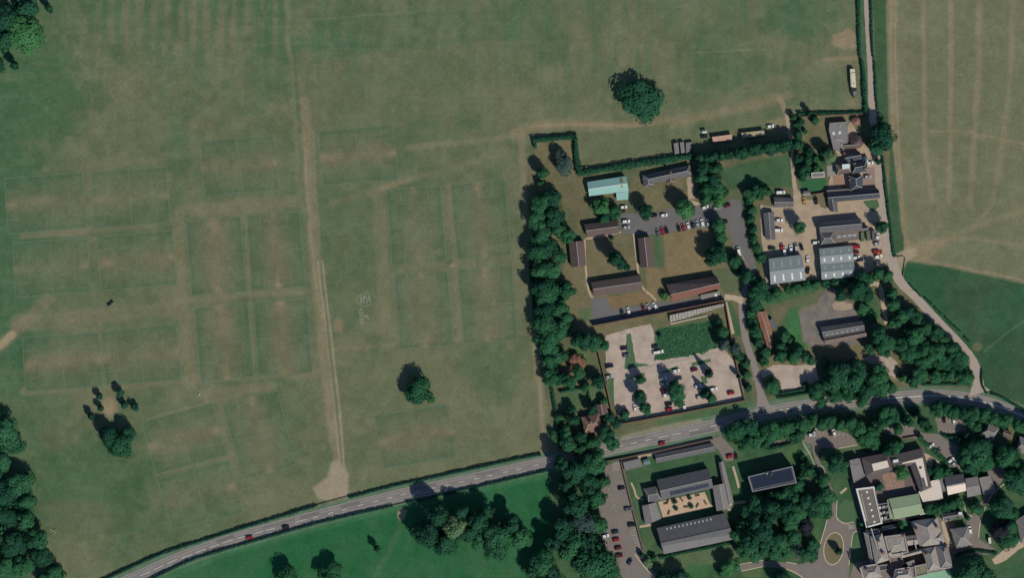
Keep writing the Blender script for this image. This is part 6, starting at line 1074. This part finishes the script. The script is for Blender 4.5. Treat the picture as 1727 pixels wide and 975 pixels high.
cars('driving on the main road across the pasture', [(421, 907.5, 17, 'red', hb), (482.5, 890, 15, 'black', hb)]); cars('driving past the roadside store range', [(1117, 748.5, 13, 'red', hb)]); cars('on the forecourt below the roadside trees', [(1231, 770, 20, 'red', hb), (1241, 769.5, 100, 'black', hb)])
cars('in the staff car park', [(1048.5, 824, 10, 'black', hb), (1059, 859, 10, 'grey', hb), (1065.5, 886, 10, 'black', es), (1038, 898, 14, 'green', hb), (1039.5, 911, 14, 'red', hb), (1043, 925, 14, 'darkred', hb), (1044.5, 938, 14, 'darkred', es), (1021, 905, 14, 'white', hb), (1062.5, 948, 60, 'blue', hb)], 'y')
cars('in the visitor bays', [(1368.5, 734, 5, 'white', hb), (1374, 729, 60, 'silver', hb), (1400, 729.5, 100, 'black', hb), (1406.5, 730.5, 110, 'white', hb)]); cars('in the small upper car parks', [(1592, 707.5, 100, 'black', hb), (1608.5, 710, 100, 'white', hb), (1570, 753, 35, 'white', hb), (1583, 762, 60, 'grey', hb), (1603.5, 777.5, 40, 'white', es), (1609.5, 782, 50, 'silver', hb)]); cars('outside the grey hipped house', [(1669, 743, 60, 'white', hb)]); cars('by the pyramid-roofed pavilion', [(1636, 895, 100, 'white', es)])
# boat laid up on the field
b_ = Bld('canal_boat', 'long cream-roofed boat with a dark bow laid up on the grass', 'boat', (1437.5, 138)); bp = lambda x, y: W(*cr('E2', (x, y))[0]) - b_.o
hull = [bp(466, 240), (bp(480, 225)), bp(535, 225), bp(550, 250), bp(566, 500), bp(572, 600), bp(545, 662), bp(520, 660), bp(490, 600), bp(474, 480)]
b_.prism('hull', hull, .3, 1.7, cmat('hull_black', (36, 38, 44))); b_.prism('cabin', [bp(470, 245), bp(482, 230), bp(535, 230), bp(545, 255), bp(562, 510), bp(496, 505), bp(484, 490)], 1.7, 2.9, cmat('cream_cabin', (196, 190, 160), var=.06)); b_.prism('foredeck', [bp(515, 570), bp(572, 562), bp(566, 610), bp(545, 650), bp(528, 650)], 1.7, 1.9, cmat('deck_grey', (120, 112, 116))); 
b_.prism('roof_band', [bp(470, 292), bp(548, 278), bp(548, 286), bp(470, 300)], 2.9, 2.96, M_dark); b_.prism('handrail', [bp(484, 300), bp(490, 300), bp(500, 500), bp(494, 500)], 2.9, 3.0, M_ridge); b_.box('roof_vent', M_ridge, cr('E2', (528, 452))[0], (.6, .8, .3), 2.9); b_.prism('rear_hatch', [bp(500, 512), bp(562, 518), bp(560, 555), bp(508, 548)], 1.75, 2.2, M_dark)
# small things
b_ = Bld('equipment_trailer', 'dark equipment trailer with pale edges on the playing field', 'trailer', (187, 513)); ax_ = math.radians(42); box('body', M_dark, b_.e, (0, 0, .5), (4.0, .9, 1.0), ax_); box('rail', M_ridge, b_.e, (.5, -.5, .4), (4.0, .12, 1.1), ax_); box('rail', M_ridge, b_.e, (-.5, .5, .4), (3.0, .12, .4), ax_)
for s_ in (-1.3, 1.3): link('wheel', WHEEL, b_.e, (s_ * math.cos(ax_), s_ * math.sin(ax_), 0), rotz=ax_)
e = empty('marker_post', 336.5, 666); tag(e, 'tiny white marker post on the playing field', 'post'); box('post', M_trim, e, (0, 0, 0), (.35, .35, .8)); box('cap', M_trim, e, (0, 0, .8), (.6, .6, .15))
def gate(label, a, c, n=2):
    e = empty('field_gate', *a); tag(e, label, 'gate', 'field gates'); d = W(*c) - W(*a); L = d.length; ang = math.atan2(d.y, d.x); mt = cmat('gate_timber', (150, 134, 112), var=.1)
    for i in range(5): box('rail', mt, e, d / 2 + Vector((0, 0, .3 + .22 * i)), (L, .07, .1), ang)
    for t in [j / n for j in range(n + 1)]: box('post', mt, e, d * t, (.2, .2, 1.5), ang)
gate('timber field gate at the roadside end of the worn track', (536, 853), (588, 839), 4); gate('field gate onto the bare gap in the lower verge', (663, 854), (685, 849), 2); gate('gate between playing field and north lane', (1449, 97), (1454, 99), 1); gate('gate between farm lane and crop field', (1508, 434), (1524, 433), 2); gate('gate at the corner of the eastern pasture', (1527, 436), (1523, 466), 2)
for i, (x, y) in enumerate(cr('B4', (470, 455), (490, 520), (580, 430), (690, 400), (690, 470), (745, 450), (610, 480), (480, 445))):
    e = empty('planter', x, y, .08); tag(e, ordinal(i + 1) + ' timber planter counted along the sunny courtyard', 'planter', 'courtyard planters'); box('trough', cmat('planter_wood', (134, 96, 70), var=.15), e, (0, 0, 0), (2.6, 1.0, .5), .25 + i); box('soil', cmat('planting', (86, 92, 58), var=.3), e, (0, 0, .5), (2.3, .75, .12), .25 + i)
print('TREES', NT[0], 'OBJECTS', len(bpy.data.objects))
